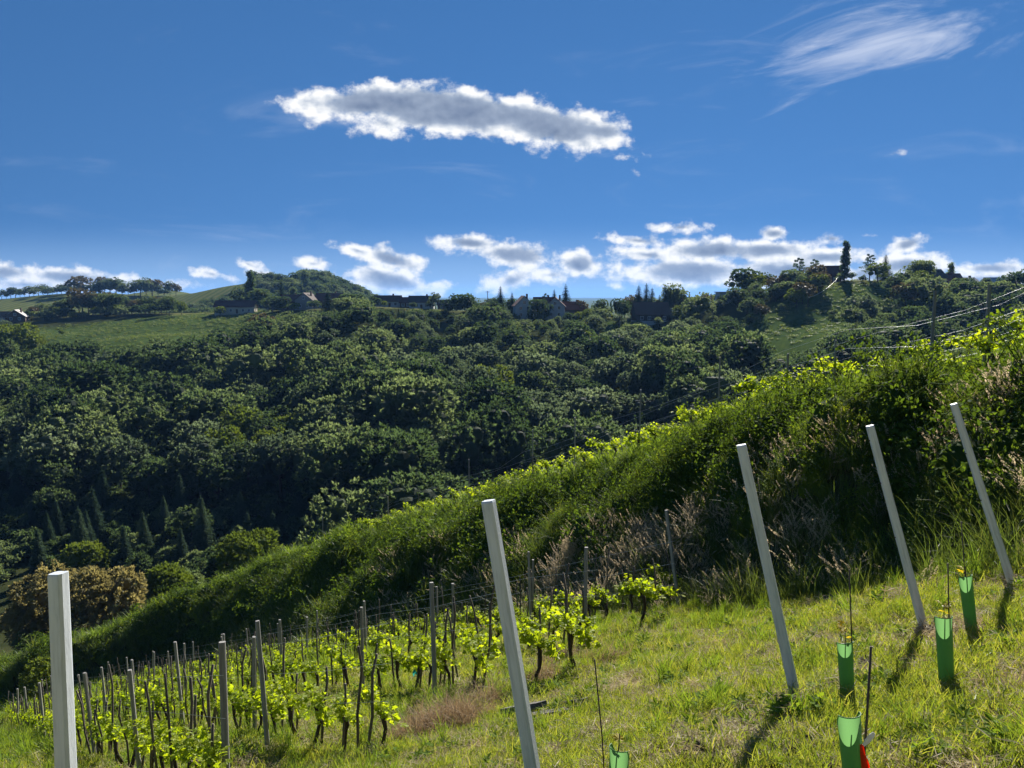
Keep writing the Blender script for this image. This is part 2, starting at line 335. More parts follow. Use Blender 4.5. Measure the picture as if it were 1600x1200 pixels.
def Hf(x, y):
    u = 800 + 1130 * x / np.maximum(y, 30); rv = np.interp(u, _ru, _rv); rY = np.interp(u, _ru, _rY)
    zr = -(rv - 460) / 1200 * rY
    q = (y - 112) / (rY - 112)
    up = -42 + (zr + 42) * np.minimum(q, 1) + wob(x, y, 75, 1) * 2.2 * sstep(0, .25, q) * (1 - sstep(.75, 1, q))
    up = np.where(q < 0, -42 + q * 9, up)
    over = np.maximum(y - rY, 0)
    z = up - np.minimum(over * .11, 34 + zr * .5) * sstep(0, 60, over)
    # far hills
    def bump(cx, cy, rx, ry, h): return h * np.exp(-((x - cx) / rx) ** 2 - ((y - cy) / ry) ** 2)
    z = z + sstep(20, 120, over) * (bump(-400, 720, 210, 130, 39) + bump(-430, 960, 95, 130, 42) + bump(-166, 655, 62, 90, 34) + bump(-240, 700, 60, 90, 20) + bump(300, 900, 400, 150, 20))
    return z
def H(x, y):
    x = np.asarray(x, float); y = np.asarray(y, float)
    s = x * DD[0] + y * DD[1]; t = x * NN[0] + y * NN[1]
    hn = fz(t) + bank(s, t) - .36 * np.maximum(s - 27, 0) - .3 * np.maximum(-s - 60, 0)
    hn = hn + np.where(t > 0, 1, .4) * (.05 * wob(x, y, 3.0, 2) + .03 * wob(x, y, 1.1, 3)) * (1 + np.clip(t, 0, 60) / 60)
    hf = Hf(x, y); k = np.clip((y - 20) / 40, .02, 3.0)
    m = np.maximum(hn, hf); dlt = np.abs(hn - hf)
    return np.where(y > 40, m + np.where(dlt < 6, (6 - dlt) ** 2 / 24, 0), hn)
def ST(s, t): return np.stack([np.asarray(s) * DD[0] + np.asarray(t) * NN[0], np.asarray(s) * DD[1] + np.asarray(t) * NN[1]], -1)
def gp(x, y, dz=0.0): return Vector((float(x), float(y), float(H(x, y)) + dz))
def hit(u, v, far=1500.0, near=2.0):
    r = ray(u, v); D = near * (far / near) ** (np.arange(4000) / 3999); P = D[:, None] * r
    below = P[:, 2] < H(P[:, 0], P[:, 1])
    i = int(np.argmax(below)) if below.any() else 3999
    return gp(P[i, 0], P[i, 1])
def at_depth(u, Y):
    r = ray(u, 460); x = r[0] / r[1] * Y; return gp(x, Y)

def inpoly(U_, V_, poly):
    U_ = np.asarray(U_); V_ = np.asarray(V_); c = np.zeros(U_.shape, bool); n = len(poly)
    for i in range(n):
        (x1, y1), (x2, y2) = poly[i], poly[(i + 1) % n]
        c ^= ((y1 > V_) != (y2 > V_)) & (U_ < (x2 - x1) * (V_ - y1) / (y2 - y1 + 1e-12) + x1)
    return c
MEADOW_A = [(28, 575), (55, 512), (210, 500), (330, 488), (420, 486), (490, 496), (455, 532), (400, 562), (300, 578), (180, 584)]
MEADOW_B = [(1125, 585), (1150, 500), (1215, 470), (1290, 447), (1320, 438), (1415, 440), (1432, 470), (1350, 492), (1322, 520), (1290, 560), (1240, 585)]
MEADOW_C = [(930, 540), (948, 505), (1000, 505), (985, 545)]
def on_meadow(x, y, z):
    q = proj(np.stack([x, y, z], -1)); o = np.zeros(np.shape(x), bool)
    for P in (MEADOW_A, MEADOW_B, MEADOW_C): o |= inpoly(q[..., 0], q[..., 1], P)
    return o & (np.asarray(y) > 150) & (np.asarray(y) < 440)

# polar sheet round the camera, fine in view, out to the horizon
va = np.concatenate([np.linspace(-180, -46, 34), np.linspace(-44, 44, 420), np.linspace(46, 176, 33)]) * np.pi / 180
vr = np.concatenate([[0.25], .9 * (9000 / .9) ** (np.linspace(0, 1, 330) ** 1.0)])
na, nr = len(va), len(vr)
AA, RR = np.meshgrid(va, vr, indexing='ij'); X = np.sin(AA) * RR; Y = np.cos(AA) * RR; Z = H(X, Y)
ii = np.arange(na)[:, None]; jj = np.arange(nr - 1)[None, :]
a0_ = ii * nr + jj; b0_ = ((ii + 1) % na) * nr + jj
T1 = np.stack([a0_, a0_ + 1, b0_ + 1], -1).reshape(-1, 3); T2 = np.stack([a0_, b0_ + 1, b0_], -1).reshape(-1, 3)
gm = MB(); Vg = np.stack([X, Y, Z], -1).reshape(-1, 3)
gm.add(Vg, np.concatenate([T1, T2]), smooth=True)
hub = MB()
def cover(x, y, z):
    """land cover of each point: own colour of soil, turf, wood floor, meadow"""
    s = x * DD[0] + y * DD[1]; t = x * NN[0] + y * NN[1]
    c = np.zeros((len(x), 3)); c[:] = (.035, .045, .02)                     # wood floor
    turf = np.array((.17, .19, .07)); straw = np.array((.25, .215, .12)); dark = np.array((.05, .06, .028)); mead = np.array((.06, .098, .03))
    w = np.clip(.5 + .5 * wob(x, y, 1.3, 4) + .25 * wob(x, y, .45, 1), 0, 1)[:, None]
    near = (y < 95) & (np.abs(x) < 120) & (z > -41) & (t < 100)
    lawn = turf * (1 - w) + straw * w
    c = np.where(near[:, None], np.where((t > 9)[:, None], turf * .75 + straw * .25 * w, lawn), c)
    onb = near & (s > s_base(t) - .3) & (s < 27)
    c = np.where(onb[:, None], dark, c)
    me = on_meadow(x, y, z); c = np.where(me[:, None], mead * (.9 + .25 * w), c)
    far = y > np.interp(800 + 1130 * x / np.maximum(y, 30), _ru, _rY) - 2
    c = np.where((far & (y > 150))[:, None], np.array((.125, .14, .058)), c)
    c = np.where((y < 0)[:, None], turf, c)
    return c
me_g = gm.mesh('ground', [])
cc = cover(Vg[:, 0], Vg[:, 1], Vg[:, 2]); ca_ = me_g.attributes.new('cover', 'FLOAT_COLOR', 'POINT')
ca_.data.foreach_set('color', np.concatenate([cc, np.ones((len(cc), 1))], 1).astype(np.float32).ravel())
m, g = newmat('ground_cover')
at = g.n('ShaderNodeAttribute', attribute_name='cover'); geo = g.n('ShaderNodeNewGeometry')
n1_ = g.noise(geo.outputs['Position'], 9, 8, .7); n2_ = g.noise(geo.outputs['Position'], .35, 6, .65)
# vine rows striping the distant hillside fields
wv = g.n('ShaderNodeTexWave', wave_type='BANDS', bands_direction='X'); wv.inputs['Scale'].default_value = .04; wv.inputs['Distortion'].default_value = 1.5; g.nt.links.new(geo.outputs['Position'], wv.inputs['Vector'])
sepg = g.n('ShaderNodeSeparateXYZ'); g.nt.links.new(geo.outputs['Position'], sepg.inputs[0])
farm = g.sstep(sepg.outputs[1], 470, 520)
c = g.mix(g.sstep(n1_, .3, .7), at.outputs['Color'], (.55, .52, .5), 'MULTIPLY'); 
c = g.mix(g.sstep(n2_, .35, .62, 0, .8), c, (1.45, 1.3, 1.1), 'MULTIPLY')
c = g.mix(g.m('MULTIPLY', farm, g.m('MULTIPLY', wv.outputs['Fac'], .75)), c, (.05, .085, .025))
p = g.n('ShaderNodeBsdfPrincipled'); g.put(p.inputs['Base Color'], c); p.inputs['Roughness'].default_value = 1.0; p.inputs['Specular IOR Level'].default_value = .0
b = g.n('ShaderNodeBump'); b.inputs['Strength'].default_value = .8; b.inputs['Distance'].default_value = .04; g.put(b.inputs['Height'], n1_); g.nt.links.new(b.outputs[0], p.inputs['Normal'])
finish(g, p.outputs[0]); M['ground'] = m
me_g.materials.append(m)
ground = bpy.data.objects.new('ground', me_g); COL.objects.link(ground); tag(ground, kind='structure')

# ------------------------------------------------------------------ trees
def sphere_core(mb, c, r, rnd=.05, mat=0):
    n1, n2 = 7, 5
    V = [(0, 0, 1)] + [(math.sin(a) * math.cos(b), math.sin(a) * math.sin(b), math.cos(a)) for a in np.linspace(0, math.pi, n2 + 1)[1:-1] for b in np.arange(n1) / n1 * 2 * math.pi] + [(0, 0, -1)]
    T = [(0, 1 + j, 1 + (j + 1) % n1) for j in range(n1)]
    for i in range(n2 - 2):
        for j in range(n1):
            a = 1 + i * n1 + j; b = 1 + i * n1 + (j + 1) % n1; T += [(a, a + n1, b + n1), (a, b + n1, b)]
    k = 1 + (n2 - 2) * n1; T += [(k + j, len(V) - 1, k + (j + 1) % n1) for j in range(n1)]
    mb.add(np.array(V) * r + c, T, rnd, mat)
def crown_mesh(name, mats, Hc=9., Wc=11., base=2.5, nl=15, nt=26, nlf=11, ls=.55, lobe=.40, dome=.1, up=.25, core=.5, flat=1.0, gap=0.0):
    """crown of lobes, each lobe covered with tufts, each tuft a spray of leaf-sized faces"""
    mb = MB(); cz = base + Hc * .5; R3 = np.array([Wc / 2, Wc / 2, Hc / 2])
    d = rdir(nl); d[:, 2] = np.where(d[:, 2] < -.55, -d[:, 2], d[:, 2]) + dome; d = unit(d)
    L = np.array([0, 0, cz]) + d * R3 * (1 - lobe) * rng.uniform(.75, 1.12, (nl, 1)); L = np.vstack([L, [[0, 0, cz]]])
    r = rng.uniform(.75, 1.15, nl + 1) * lobe * min(Wc, Hc * 1.25) / 2 * 1.05; r[-1] *= 1.3
    C, Dd = [], []
    for i in range(nl + 1):
        k = nt; q = rdir(k * 2); q = q[q[:, 2] > -.45][:k]
        p = L[i] + q * r[i] * np.array([1, 1, flat]) * rng.uniform(.82, 1.12, (len(q), 1))
        keep = np.ones(len(p), bool)
        for j in range(nl + 1):
            if j != i: keep &= np.linalg.norm(p - L[j], axis=1) > r[j] * .80
        keep &= rng.random(len(p)) > gap
        C.append(p[keep]); Dd.append(q[keep])
        if core: sphere_core(mb, L[i], r[i] * core)  # dark core added inside the lobe to block light through the crown
    C = np.concatenate(C); Dd = np.concatenate(Dd); n = len(C)
    tr = np.repeat(rng.random(n), nlf)
    D = unit(np.repeat(Dd, nlf, 0) * .85 + rdir(n * nlf) * .85 + np.array([0, 0, up]))
    ln = ls * rng.uniform(.6, 1.25, n * nlf)
    P = np.repeat(C, nlf, 0) + D * (ln * rng.uniform(.3, 1.1, n * nlf))[:, None]
    N = unit(rdir(n * nlf) + np.array([0, 0, .9]))
    mb.cards(P, D, N, ln, ln * rng.uniform(.42, .7, n * nlf), rnd=np.clip(.65 * tr + .35 * rng.random(n * nlf), 0, 1))
    return mb.mesh(name, mats)
def trunk_mesh(Ht, r, limbs=5, spread=.35, lean=.05, name='trunk'):
    mb = MB(); z = np.linspace(-.4, Ht, 7)
    P = np.stack([np.cumsum(rng.normal(0, lean * Ht / 14, 7)), np.cumsum(rng.normal(0, lean * Ht / 14, 7)), z], 1)
    mb.tube(P, r * np.linspace(1.15, .35, 7), 7)
    for i in range(limbs):
        f_ = rng.uniform(.35, .9); b = P[int(f_ * 6)]; a = rng.uniform(0, 6.28); l = Ht * spread * rng.uniform(.6, 1.1)
        q = np.array([b, b + [math.cos(a) * l * .5, math.sin(a) * l * .5, l * .35], b + [math.cos(a) * l, math.sin(a) * l, l * .9]])
        mb.tube(q, r * np.array([.45, .3, .12]), 5)
    return mb.mesh(name, M['bark'])
def spruce_mesh(name, Hs=13., R=2.7, mats=None):
    mb = MB(); C, D, N, Ls = [], [], [], []
    z = .9
    while z < Hs - .2:
        f_ = z / Hs; rr = R * (1 - f_) ** .85 + .12; nb = max(5, int(13 * (1 - f_) + 5)); a0 = rng.uniform(0, 6.28)
        for k in range(nb):
            a = a0 + k * 2 * math.pi / nb + rng.normal(0, .15); L = rr * rng.uniform(.75, 1.12); o = np.array([math.cos(a), math.sin(a), 0]); sd_ = np.array([-o[1], o[0], 0])
            m_ = max(2, int(L / .38))
            for j in range(m_):
                e = (j + .8) / m_; p = o * L * e + np.array([0, 0, z - .42 * L * e ** 1.3 + .18 * L * e ** 3])
                for sg in (-1, 1):
                    C.append(p + sd_ * sg * .16 * (1.2 - e)); D.append(unit(o * .75 + sd_ * sg * .75 + np.array([0, 0, -.28]))); N.append([rng.normal(0, .3), rng.normal(0, .3), 1]); Ls.append(rng.uniform(.55, .95))
                if j == m_ - 1: C.append(p); D.append(o + np.array([0, 0, .05])); N.append([0, 0, 1]); Ls.append(.5)
        z += rng.uniform(.26, .40)
    for k in range(5): C.append([0, 0, Hs - .15 + .08 * k]); D.append([rng.normal(0, .25), rng.normal(0, .25), 1]); N.append([1, rng.normal(), 0]); Ls.append(.5)
    mb.cards(np.array(C), np.array(D), np.array(N, float), np.array(Ls), np.array(Ls) * .42, rnd=rng.random(len(C)) * .8)
    zz = np.linspace(.8, Hs * .92, 6); mb.tube(np.stack([0 * zz, 0 * zz, zz], 1), (R * .13 * (1 - zz / Hs) ** .9 + .03), 7, rnd=.02)
    return mb.mesh(name, mats or M['conifer'])
def pine_mesh(name, Hp=13., R=4.2):
    mb = MB(); C, D, N = [], [], []
    for i in range(17):
        f_ = .38 + .62 * i / 16; a = i * 2.4 + rng.normal(0, .3); L = R * (1.15 - f_) * rng.uniform(.7, 1.25) + .5
        c = np.array([math.cos(a) * L * .75, math.sin(a) * L * .75, Hp * f_ + L * .12])
        k = 95; q = rdir(k); p = c + q * np.array([L * .48, L * .48, .38 + .06 * L]) * rng.uniform(.5, 1, (k, 1)); C.append(p); D.append(unit(q + [0, 0, .35])); N.append(rdir(k) + [0, 0, .6])
    C = np.concatenate(C); D = np.concatenate(D); N = np.concatenate(N)
    mb.cards(C, D, N, rng.uniform(.4, .75, len(C)), rng.uniform(.16, .3, len(C)))
    return mb.mesh(name, M['conifer'])

PROTO = {}   # kind -> list of (trunk mesh, crown mesh, height)
def add_proto(kind, tm, cm):
    v = np.empty(len(cm.vertices) * 3, np.float32); cm.vertices.foreach_get('co', v); PROTO.setdefault(kind, []).append((tm, cm, float(v[2::3].max())))
for i in range(6):
    Hc = (8.0, 9.5, 8.6, 10.2, 9.0, 7.6)[i]; Wc = (11.5, 10.5, 12.5, 11., 9.5, 12.)[i]
    tm = trunk_mesh(7, .24)
    add_proto('broadleaf', tm, crown_mesh('crown', M['forest'], Hc + 1.2, Wc, .3, nl=(14, 17, 19, 15, 13, 20)[i], nt=34, nlf=13, ls=.47, lobe=(.40, .36, .34, .40, .42, .33)[i]))
for i in range(3):
    tm = trunk_mesh(7, .22)
    add_proto('grey', tm, crown_mesh('crown', M['forest_grey'], 9.5 + i, 10.5 - .6 * i, .3, nl=16, nt=30, nlf=13, ls=.5, lobe=.34, up=.5, core=.5))
for i in range(2):
    tm = trunk_mesh(6, .2)
    add_proto('light', tm, crown_mesh('crown', M['forest_light'], 8.4 + i, 8.8, -.1, nl=15, nt=28, nlf=12, ls=.5, lobe=.36))
for i in range(3): add_proto('spruce', trunk_mesh(11, .2, 0, name='trunk'), spruce_mesh('crown', 13 + i, 3.2 + .25 * i))
for i in range(2): add_proto('pine', trunk_mesh(12.5, .24, 7, .16), pine_mesh('crown', 13, 4.2 + .5 * i))
def poplar():
    mb = MB(); Hp = 16.; C, D = [], []
    for i in range(30):
        f_ = i / 29; rr = 1.25 * math.sin(math.pi * min(1, .2 + .66 * f_)) ** .5 + .1; a = rng.uniform(0, 6.28)
        c = np.array([math.cos(a) * rr * .5, math.sin(a) * rr * .5, 1.6 + f_ * 13.6]); q = rdir(36); C.append(c + q * np.array([rr * .62, rr * .62, .95]) * rng.uniform(.7, 1.1, (36, 1))); D.append(unit(q * .6 + [0, 0, 1.1]))
        sphere_core(mb, c, rr * .45)
    C = np.repeat(np.concatenate(C), 4, 0) + rng.normal(0, .16, (30 * 36 * 4, 3)); D = unit(np.repeat(np.concatenate(D), 4, 0) + rdir(len(C)) * .6)
    mb.cards(C, D, rdir(len(C)), rng.uniform(.3, .6, len(C)), rng.uniform(.16, .3, len(C))); return mb.mesh('crown', M['forest'])
add_proto('poplar', trunk_mesh(13, .22, 0), poplar()); add_proto('poplar', trunk_mesh(13, .22, 0), poplar())
for i in range(2): add_proto('bush', trunk_mesh(1.6, .09, 4, .5), crown_mesh('crown', M['forest'], 3.4, 4.6, .15, nl=10, nt=24, nlf=10, ls=.36, lobe=.40, core=.55))
add_proto('light_bush', trunk_mesh(1.6, .09, 4, .5), crown_mesh('crown', M['forest_light'], 3.4, 4.2, .15, nl=10, nt=24, nlf=10, ls=.34, lobe=.40, core=.55))
add_proto('rust', trunk_mesh(5, .17), crown_mesh('crown', M['rust_leaf'], 7.4, 7.6, .2, nl=14, nt=28, nlf=11, ls=.42, lobe=.36))
NAMES = dict(broadleaf='broadleaf_tree', grey='broadleaf_tree', light='broadleaf_tree', spruce='spruce_tree', pine='pine_tree', poplar='poplar_tree', bush='bush', light_bush='bush', rust='broadleaf_tree', brown='broadleaf_tree')
def plant(kind, P, h, label, group=None, wide=1.0, cat=None, idx=None):
    L = PROTO[kind]; tm, cm, ph = L[rng.integers(len(L)) if idx is None else idx % len(L)]
    k = h / ph; nm = NAMES[kind]
    o = empty(nm, (P[0], P[1], P[2] - .1), rng.uniform(0, 6.28), (k * wide, k * wide, k))
    child('trunk', tm, o); child('crown', cm, o)
    tag(o, label, cat or ('bush' if nm == 'bush' else 'tree'), group)
    return o

# trees one can point at: u, top v, base v, distance, kind, width factor, label
RIDGE = [
 (782, 447, 488, 318, 'spruce', 1.1, 'dark spruce at the left end of the white gabled houses'),
 (800, 456, 488, 316, 'spruce', 1.0, 'smaller dark spruce just right of the ridge spruce by the white houses'),
 (768, 470, 490, 322, 'bush', 1.2, 'low dark bush left of the ridge spruces beside the white gabled houses'),
 (843, 466, 495, 300, 'broadleaf', .8, 'dark leafy tree between the two white gabled house fronts'),
 (866, 452, 494, 322, 'spruce', 1.0, 'slim spruce rising behind the white gabled houses'),
 (884, 444, 494, 320, 'spruce', 1.15, 'tallest spruce behind the right end of the white gabled houses'),
 (853, 458, 494, 323, 'pine', .8, 'open crowned pine behind the white gabled houses'),
 (907, 468, 496, 312, 'rust', .8, 'pale brownish tree right of the orange roofed annexe'),
 (938, 466, 503, 300, 'broadleaf', .8, 'round dark tree left of the brown chalet on the ridge'),
 (970, 465, 505, 296, 'broadleaf', .9, 'broad dark tree touching the left wall of the brown chalet'),
 (968, 490, 508, 280, 'grey', 1.0, 'silvery bush-like tree below the left end of the brown chalet'),
 (998, 446, 490, 315, 'spruce', 1.2, 'left spruce of the group behind the brown chalet'),
 (1010, 443, 490, 316, 'spruce', 1.1, 'middle spruce of the group behind the brown chalet'),
 (1019, 449, 490, 315, 'spruce', 1.1, 'right spruce of the group behind the brown chalet'),
 (1040, 445, 492, 305, 'spruce', 1.2, 'spruce in front of the dark clump right of the brown chalet'),
 (1053, 442, 490, 306, 'broadleaf', .75, 'tall dark tree right of the brown chalet'),
 (1060, 476, 500, 285, 'light', .7, 'narrow pale green tree right of the brown chalet'),
 (1078, 479, 508, 275, 'broadleaf', .7, 'egg-shaped dark tree between chalet and knoll meadow'),
 (1075, 462, 488, 300, 'broadleaf', 1.1, 'leafy tree below the small pale building on the ridge'),
 (1104, 458, 486, 300, 'rust', 1.0, 'reddish brown tree on the ridge left of the flat white building'),
 (1128, 460, 492, 285, 'broadleaf', .9, 'tree below the flat white building'),
 (1113, 492, 520, 262, 'broadleaf', 1.0, 'dark tree at the lower left corner of the knoll meadow'),
 (1168, 418, 464, 292, 'broadleaf', 1.0, 'large round dark tree at the left shoulder of the knoll'),
 (1197, 425, 464, 294, 'broadleaf', 1.0, 'dark tree right of the large round one on the knoll shoulder'),
 (1216, 440, 470, 288, 'bush', 1.0, 'dark bush on the knoll left of the brownish tree'),
 (1247, 403, 448, 300, 'pine', 1.1, 'left pine of the two on the knoll top'),
 (1272, 405, 448, 300, 'pine', 1.0, 'right pine of the two on the knoll top'),
 (1246, 426, 472, 286, 'rust', .9, 'brownish leafy tree below the two pines on the knoll'),
 (1278, 432, 470, 284, 'broadleaf', .8, 'dark tree on the knoll left of the dark roofed house'),
 (1318, 376, 446, 290, 'poplar', 1.15, 'tall slim poplar beside the dark roofed house on the knoll'),
 (1312, 425, 450, 286, 'bush', 1.1, 'dark shrub left of the foot of the tall poplar'),
 (1330, 424, 450, 286, 'broadleaf', .8, 'bushy tree right of the foot of the tall poplar'),
 (1357, 397, 446, 296, 'pine', 1.0, 'open crowned pine behind the big pale bush on the knoll'),
 (1381, 398, 446, 298, 'spruce', 1.3, 'dark conifer at the right end of the knoll pine pair'),
 (1370, 410, 452, 284, 'light', 1.25, 'big pale green rounded tree on the knoll meadow'),
 (1347, 436, 454, 283, 'bush', 1.2, 'dark hedge-like bush left under the big pale tree on the knoll'),
 (1400, 440, 466, 278, 'broadleaf', 1.0, 'tree at the right end of the knoll meadow'),
 (1412, 452, 472, 272, 'broadleaf', .9, 'lower tree at the right end of the knoll meadow'),
 (1190, 474, 510, 250, 'rust', .9, 'reddish tree at the left edge of the knoll meadow'),
 (1212, 446, 486, 270, 'broadleaf', .9, 'dark tree standing on the left slope of the knoll meadow'),
 (1173, 490, 520, 245, 'broadleaf', .8, 'dark tree beside the reddish tree on the knoll meadow'),
 (1238, 465, 492, 265, 'light', .8, 'small pale fruit tree on the knoll meadow'),
 (1222, 478, 503, 255, 'bush', .8, 'small dark bush near the pole on the knoll meadow'),
 (1337, 467, 505, 255, 'broadleaf', 1.1, 'broad dark tree in the middle of the knoll meadow'),
 (1358, 476, 512, 246, 'broadleaf', .9, 'tree at the lower right of the broad meadow tree'),
 (1304, 484, 512, 246, 'bush', 1.1, 'dark round bush below the hanging cable'),
 (1482, 410, 444, 330, 'poplar', 1.3, 'poplar leaning behind the house on the right skyline'),
 (1452, 436, 456, 300, 'rust', .9, 'brown tree in front of the house on the right skyline'),
 (1520, 432, 450, 312, 'spruce', 1.0, 'small spruce between the pale roofs on the right skyline'),
 (1538, 434, 452, 312, 'broadleaf', .8, 'round tree between the pale roofs on the right skyline'),
 (1580, 426, 454, 306, 'broadleaf', .9, 'tree rising at the right end of the skyline'),
 (1560, 440, 456, 306, 'bush', 1.0, 'bush by the rightmost pale roof'),
 (512, 453, 512, 330, 'spruce', 1.25, 'large dark spruce in front of the dark roofed farmhouses'),
 (440, 436, 480, 395, 'spruce', .9, 'dark conifer left of the dark roofed farmhouses'),
 (391, 422, 470, 415, 'poplar', 1.2, 'dark poplar behind the long farmhouse'),
 (458, 428, 466, 470, 'poplar', 1.2, 'pale poplar in front of the wooded hill'),
 (374, 440, 470, 420, 'broadleaf', .8, 'dark round tree left of the farmhouse poplar'),
 (400, 450, 482, 395, 'broadleaf', .9, 'dark tree at the right end of the long farmhouse'),
 (343, 478, 494, 380, 'light_bush', .9, 'small pale green tree at the left corner of the long farmhouse'),
 (282, 470, 498, 392, 'light', .8, 'pale green tree at the right end of the hedge above the meadow'),
 (263, 462, 496, 394, 'broadleaf', .8, 'dark tree next to the pale one at the end of the meadow hedge'),
 (425, 462, 488, 372, 'broadleaf', 1.1, 'round dark tree left below the farmhouses'),
 (443, 462, 488, 370, 'broadleaf', 1.0, 'round green tree right below the dark conifer by the farmhouses'),
 (407, 488, 528, 312, 'rust', .9, 'brownish tree at the right edge of the shaded meadow'),
 (92, 515, 532, 350, 'light_bush', .9, 'lone small bush in the shaded meadow'),
 (18, 502, 562, 275, 'light', .95, 'pale green round tree at the left end of the shaded meadow'),
 (60, 540, 566, 272, 'light_bush', 1.0, 'small pale bush at the lower corner of the shaded meadow'),
 (680, 456, 486, 345, 'grey', .9, 'round green tree at the right end of the white farm row'),
 (712, 470, 488, 335, 'bush', 1.2, 'leafy bush on the ridge right of the white farm row'),
 (737, 470, 490, 328, 'bush', 1.2, 'leafy bush beside the utility pole on the ridge'),
 (585, 462, 486, 350, 'bush', 1.0, 'dark bush left of the white farm row'),
]
OBST = []
for (u, vt, vb, Yd, kd, wd, lb) in RIDGE:
    P = at_depth(u, Yd); vg = proj(P)[1]
    h = max(2.5, (vg - vt) * Yd / 1200 * 1.01)
    h = min(h, max(3.0, (vb - vt) * Yd / 1200 * 1.5)) if vg > vb else h
    plant(kd, P, h, lb, wide=wd * 1.15); OBST.append((P.x, P.y, 3.5))
sk = ([560, 600, 700, 745, 770, 800, 830, 850, 900, 930, 960, 990, 1020, 1055, 1075, 1100, 1130, 1150], [480, 466, 470, 480, 458, 458, 464, 460, 464, 477, 472, 454, 454, 450, 466, 462, 458, 456])
for i, u in enumerate(np.linspace(705, 1150, 36)):
    u = u + rng.uniform(-5, 5); Yd = np.interp(u, [700, 1150], [338, 298]) + rng.uniform(0, 14); P = at_depth(u, Yd)
    plant(('broadleaf', 'broadleaf', 'spruce', 'broadleaf', 'rust', 'grey')[i % 6], P, max(4.5, (proj(P)[1] - np.interp(u, *sk) - rng.uniform(2, 16)) * Yd / 1200), f'{["tall", "broad", "slim conifer-like", "round", "brownish", "silvery"][i % 6]} dark tree in the ridge belt ' + ['left of the white gabled houses', 'behind the white gabled houses', 'between gabled houses and chalet', 'behind the brown chalet', 'right of the brown chalet'][int(np.searchsorted([790, 905, 985, 1050], u))], 'tree belt along the ridge', wide=1.1)
for i in range(38):
    u = rng.uniform(1150, 1285) if i < 30 else rng.uniform(1385, 1440); Yd = rng.uniform(252, 290); P = at_depth(u, Yd)
    plant(('broadleaf', 'broadleaf', 'bush', 'light', 'broadleaf', 'rust')[i % 6], P, rng.uniform(5, 9) if i % 6 != 2 else rng.uniform(2.5, 4), f'{["dark leafy tree", "spreading tree", "low bush", "pale green tree", "round leafy tree", "brownish tree"][i % 6]} on the ' + ('right shoulder' if u > 1350 else 'left foot' if u < 1200 and Yd < 270 else 'left shoulder' if u < 1200 else 'middle slope' if Yd < 270 else 'upper slope') + ' of the knoll', 'loose trees on the knoll', wide=1.15)
# hedge of dark trees above the shaded meadow, tree line on the far field, trees beyond the ridge
for i, u in enumerate(np.linspace(50, 258, 27)):
    Yd = rng.uniform(408, 425); P = at_depth(u + rng.uniform(-4, 4), Yd); top = np.interp(u, [55, 100, 130, 170, 210, 250], [480, 466, 455, 458, 464, 463]) + rng.uniform(-3, 6)
    plant('broadleaf' if i % 5 else 'rust', P, max(6, (proj(P)[1] - top) * Yd / 1200 * 1.08), ('brownish' if i % 5 == 0 else 'dark leafy') + ' tree in the ' + ('left', 'middle', 'right')[min(2, i // 9)] + ' third of the hedge above the meadow', 'hedge trees above the meadow', wide=1.15)
for i, u in enumerate(list(np.linspace(-5, 118, 18)) + list(np.linspace(126, 275, 17))):
    Yd = 700 + rng.uniform(-12, 25); P = at_depth(u, Yd); plant(('broadleaf', 'broadleaf', 'rust', 'grey')[i % 4] if u > 120 else 'broadleaf', P, rng.uniform(6, 11) if u < 120 else rng.uniform(6, 18), 'small tree in the line along the far field skyline', 'tree line on the far field', wide=rng.uniform(.75, 1.55))

for i, u in enumerate(np.linspace(45, 255, 22)):
    P = at_depth(u + rng.uniform(-4, 4), rng.uniform(396, 406)); plant(('bush', 'light_bush', 'bush')[i % 3], P, rng.uniform(3.5, 6.5), ('dark', 'pale green', 'dark')[i % 3] + ' low bush before the ' + ('left', 'middle', 'right')[min(2, i // 8)] + ' third of the meadow hedge', 'bushes in front of the meadow hedge', wide=1.3)
for i, (u, Yd, h) in enumerate(((803, 297, 4.0), (830, 296, 4.5), (848, 298, 5.0), (872, 295, 3.5), (890, 297, 4.5), (905, 300, 4.0), (996, 282, 3.5), (1030, 281, 4.0), (600, 343, 3.0), (645, 340, 3.0), (672, 338, 3.5), (460, 368, 4.5), (490, 366, 5.0), (530, 368, 4.5))):
    plant(('bush', 'broadleaf', 'light_bush')[i % 3], at_depth(u, Yd), h, 'garden shrub in front of ' + ('the white gabled houses' if u < 910 and u > 790 else 'the brown chalet' if u > 910 else 'the white farm row' if u > 560 else 'the dark farmhouses'), 'garden shrubs in front of the houses', wide=1.2)
# ------------------------------------------------------------------ wood on the opposite slope
pts = []
yy = 108.0
while yy < 345:
    sp_ = 7.4 + yy * .005; xs = np.arange(-.80 * yy - 15, .80 * yy + 15, sp_)
    for x in xs: pts.append((x + rng.uniform(-.42, .42) * sp_, yy + rng.uniform(-.42, .42) * sp_))
    yy += sp_ * .95
pts = np.array(pts); pz = H(pts[:, 0], pts[:, 1]); q3 = proj(np.stack([pts[:, 0], pts[:, 1], pz], 1)); uu, vv = q3[:, 0], q3[:, 1]
rYp = np.interp(800 + 1130 * pts[:, 0] / pts[:, 1], _ru, _rY)
ok = ~on_meadow(pts[:, 0], pts[:, 1], pz) & (pts[:, 1] < rYp - 6)
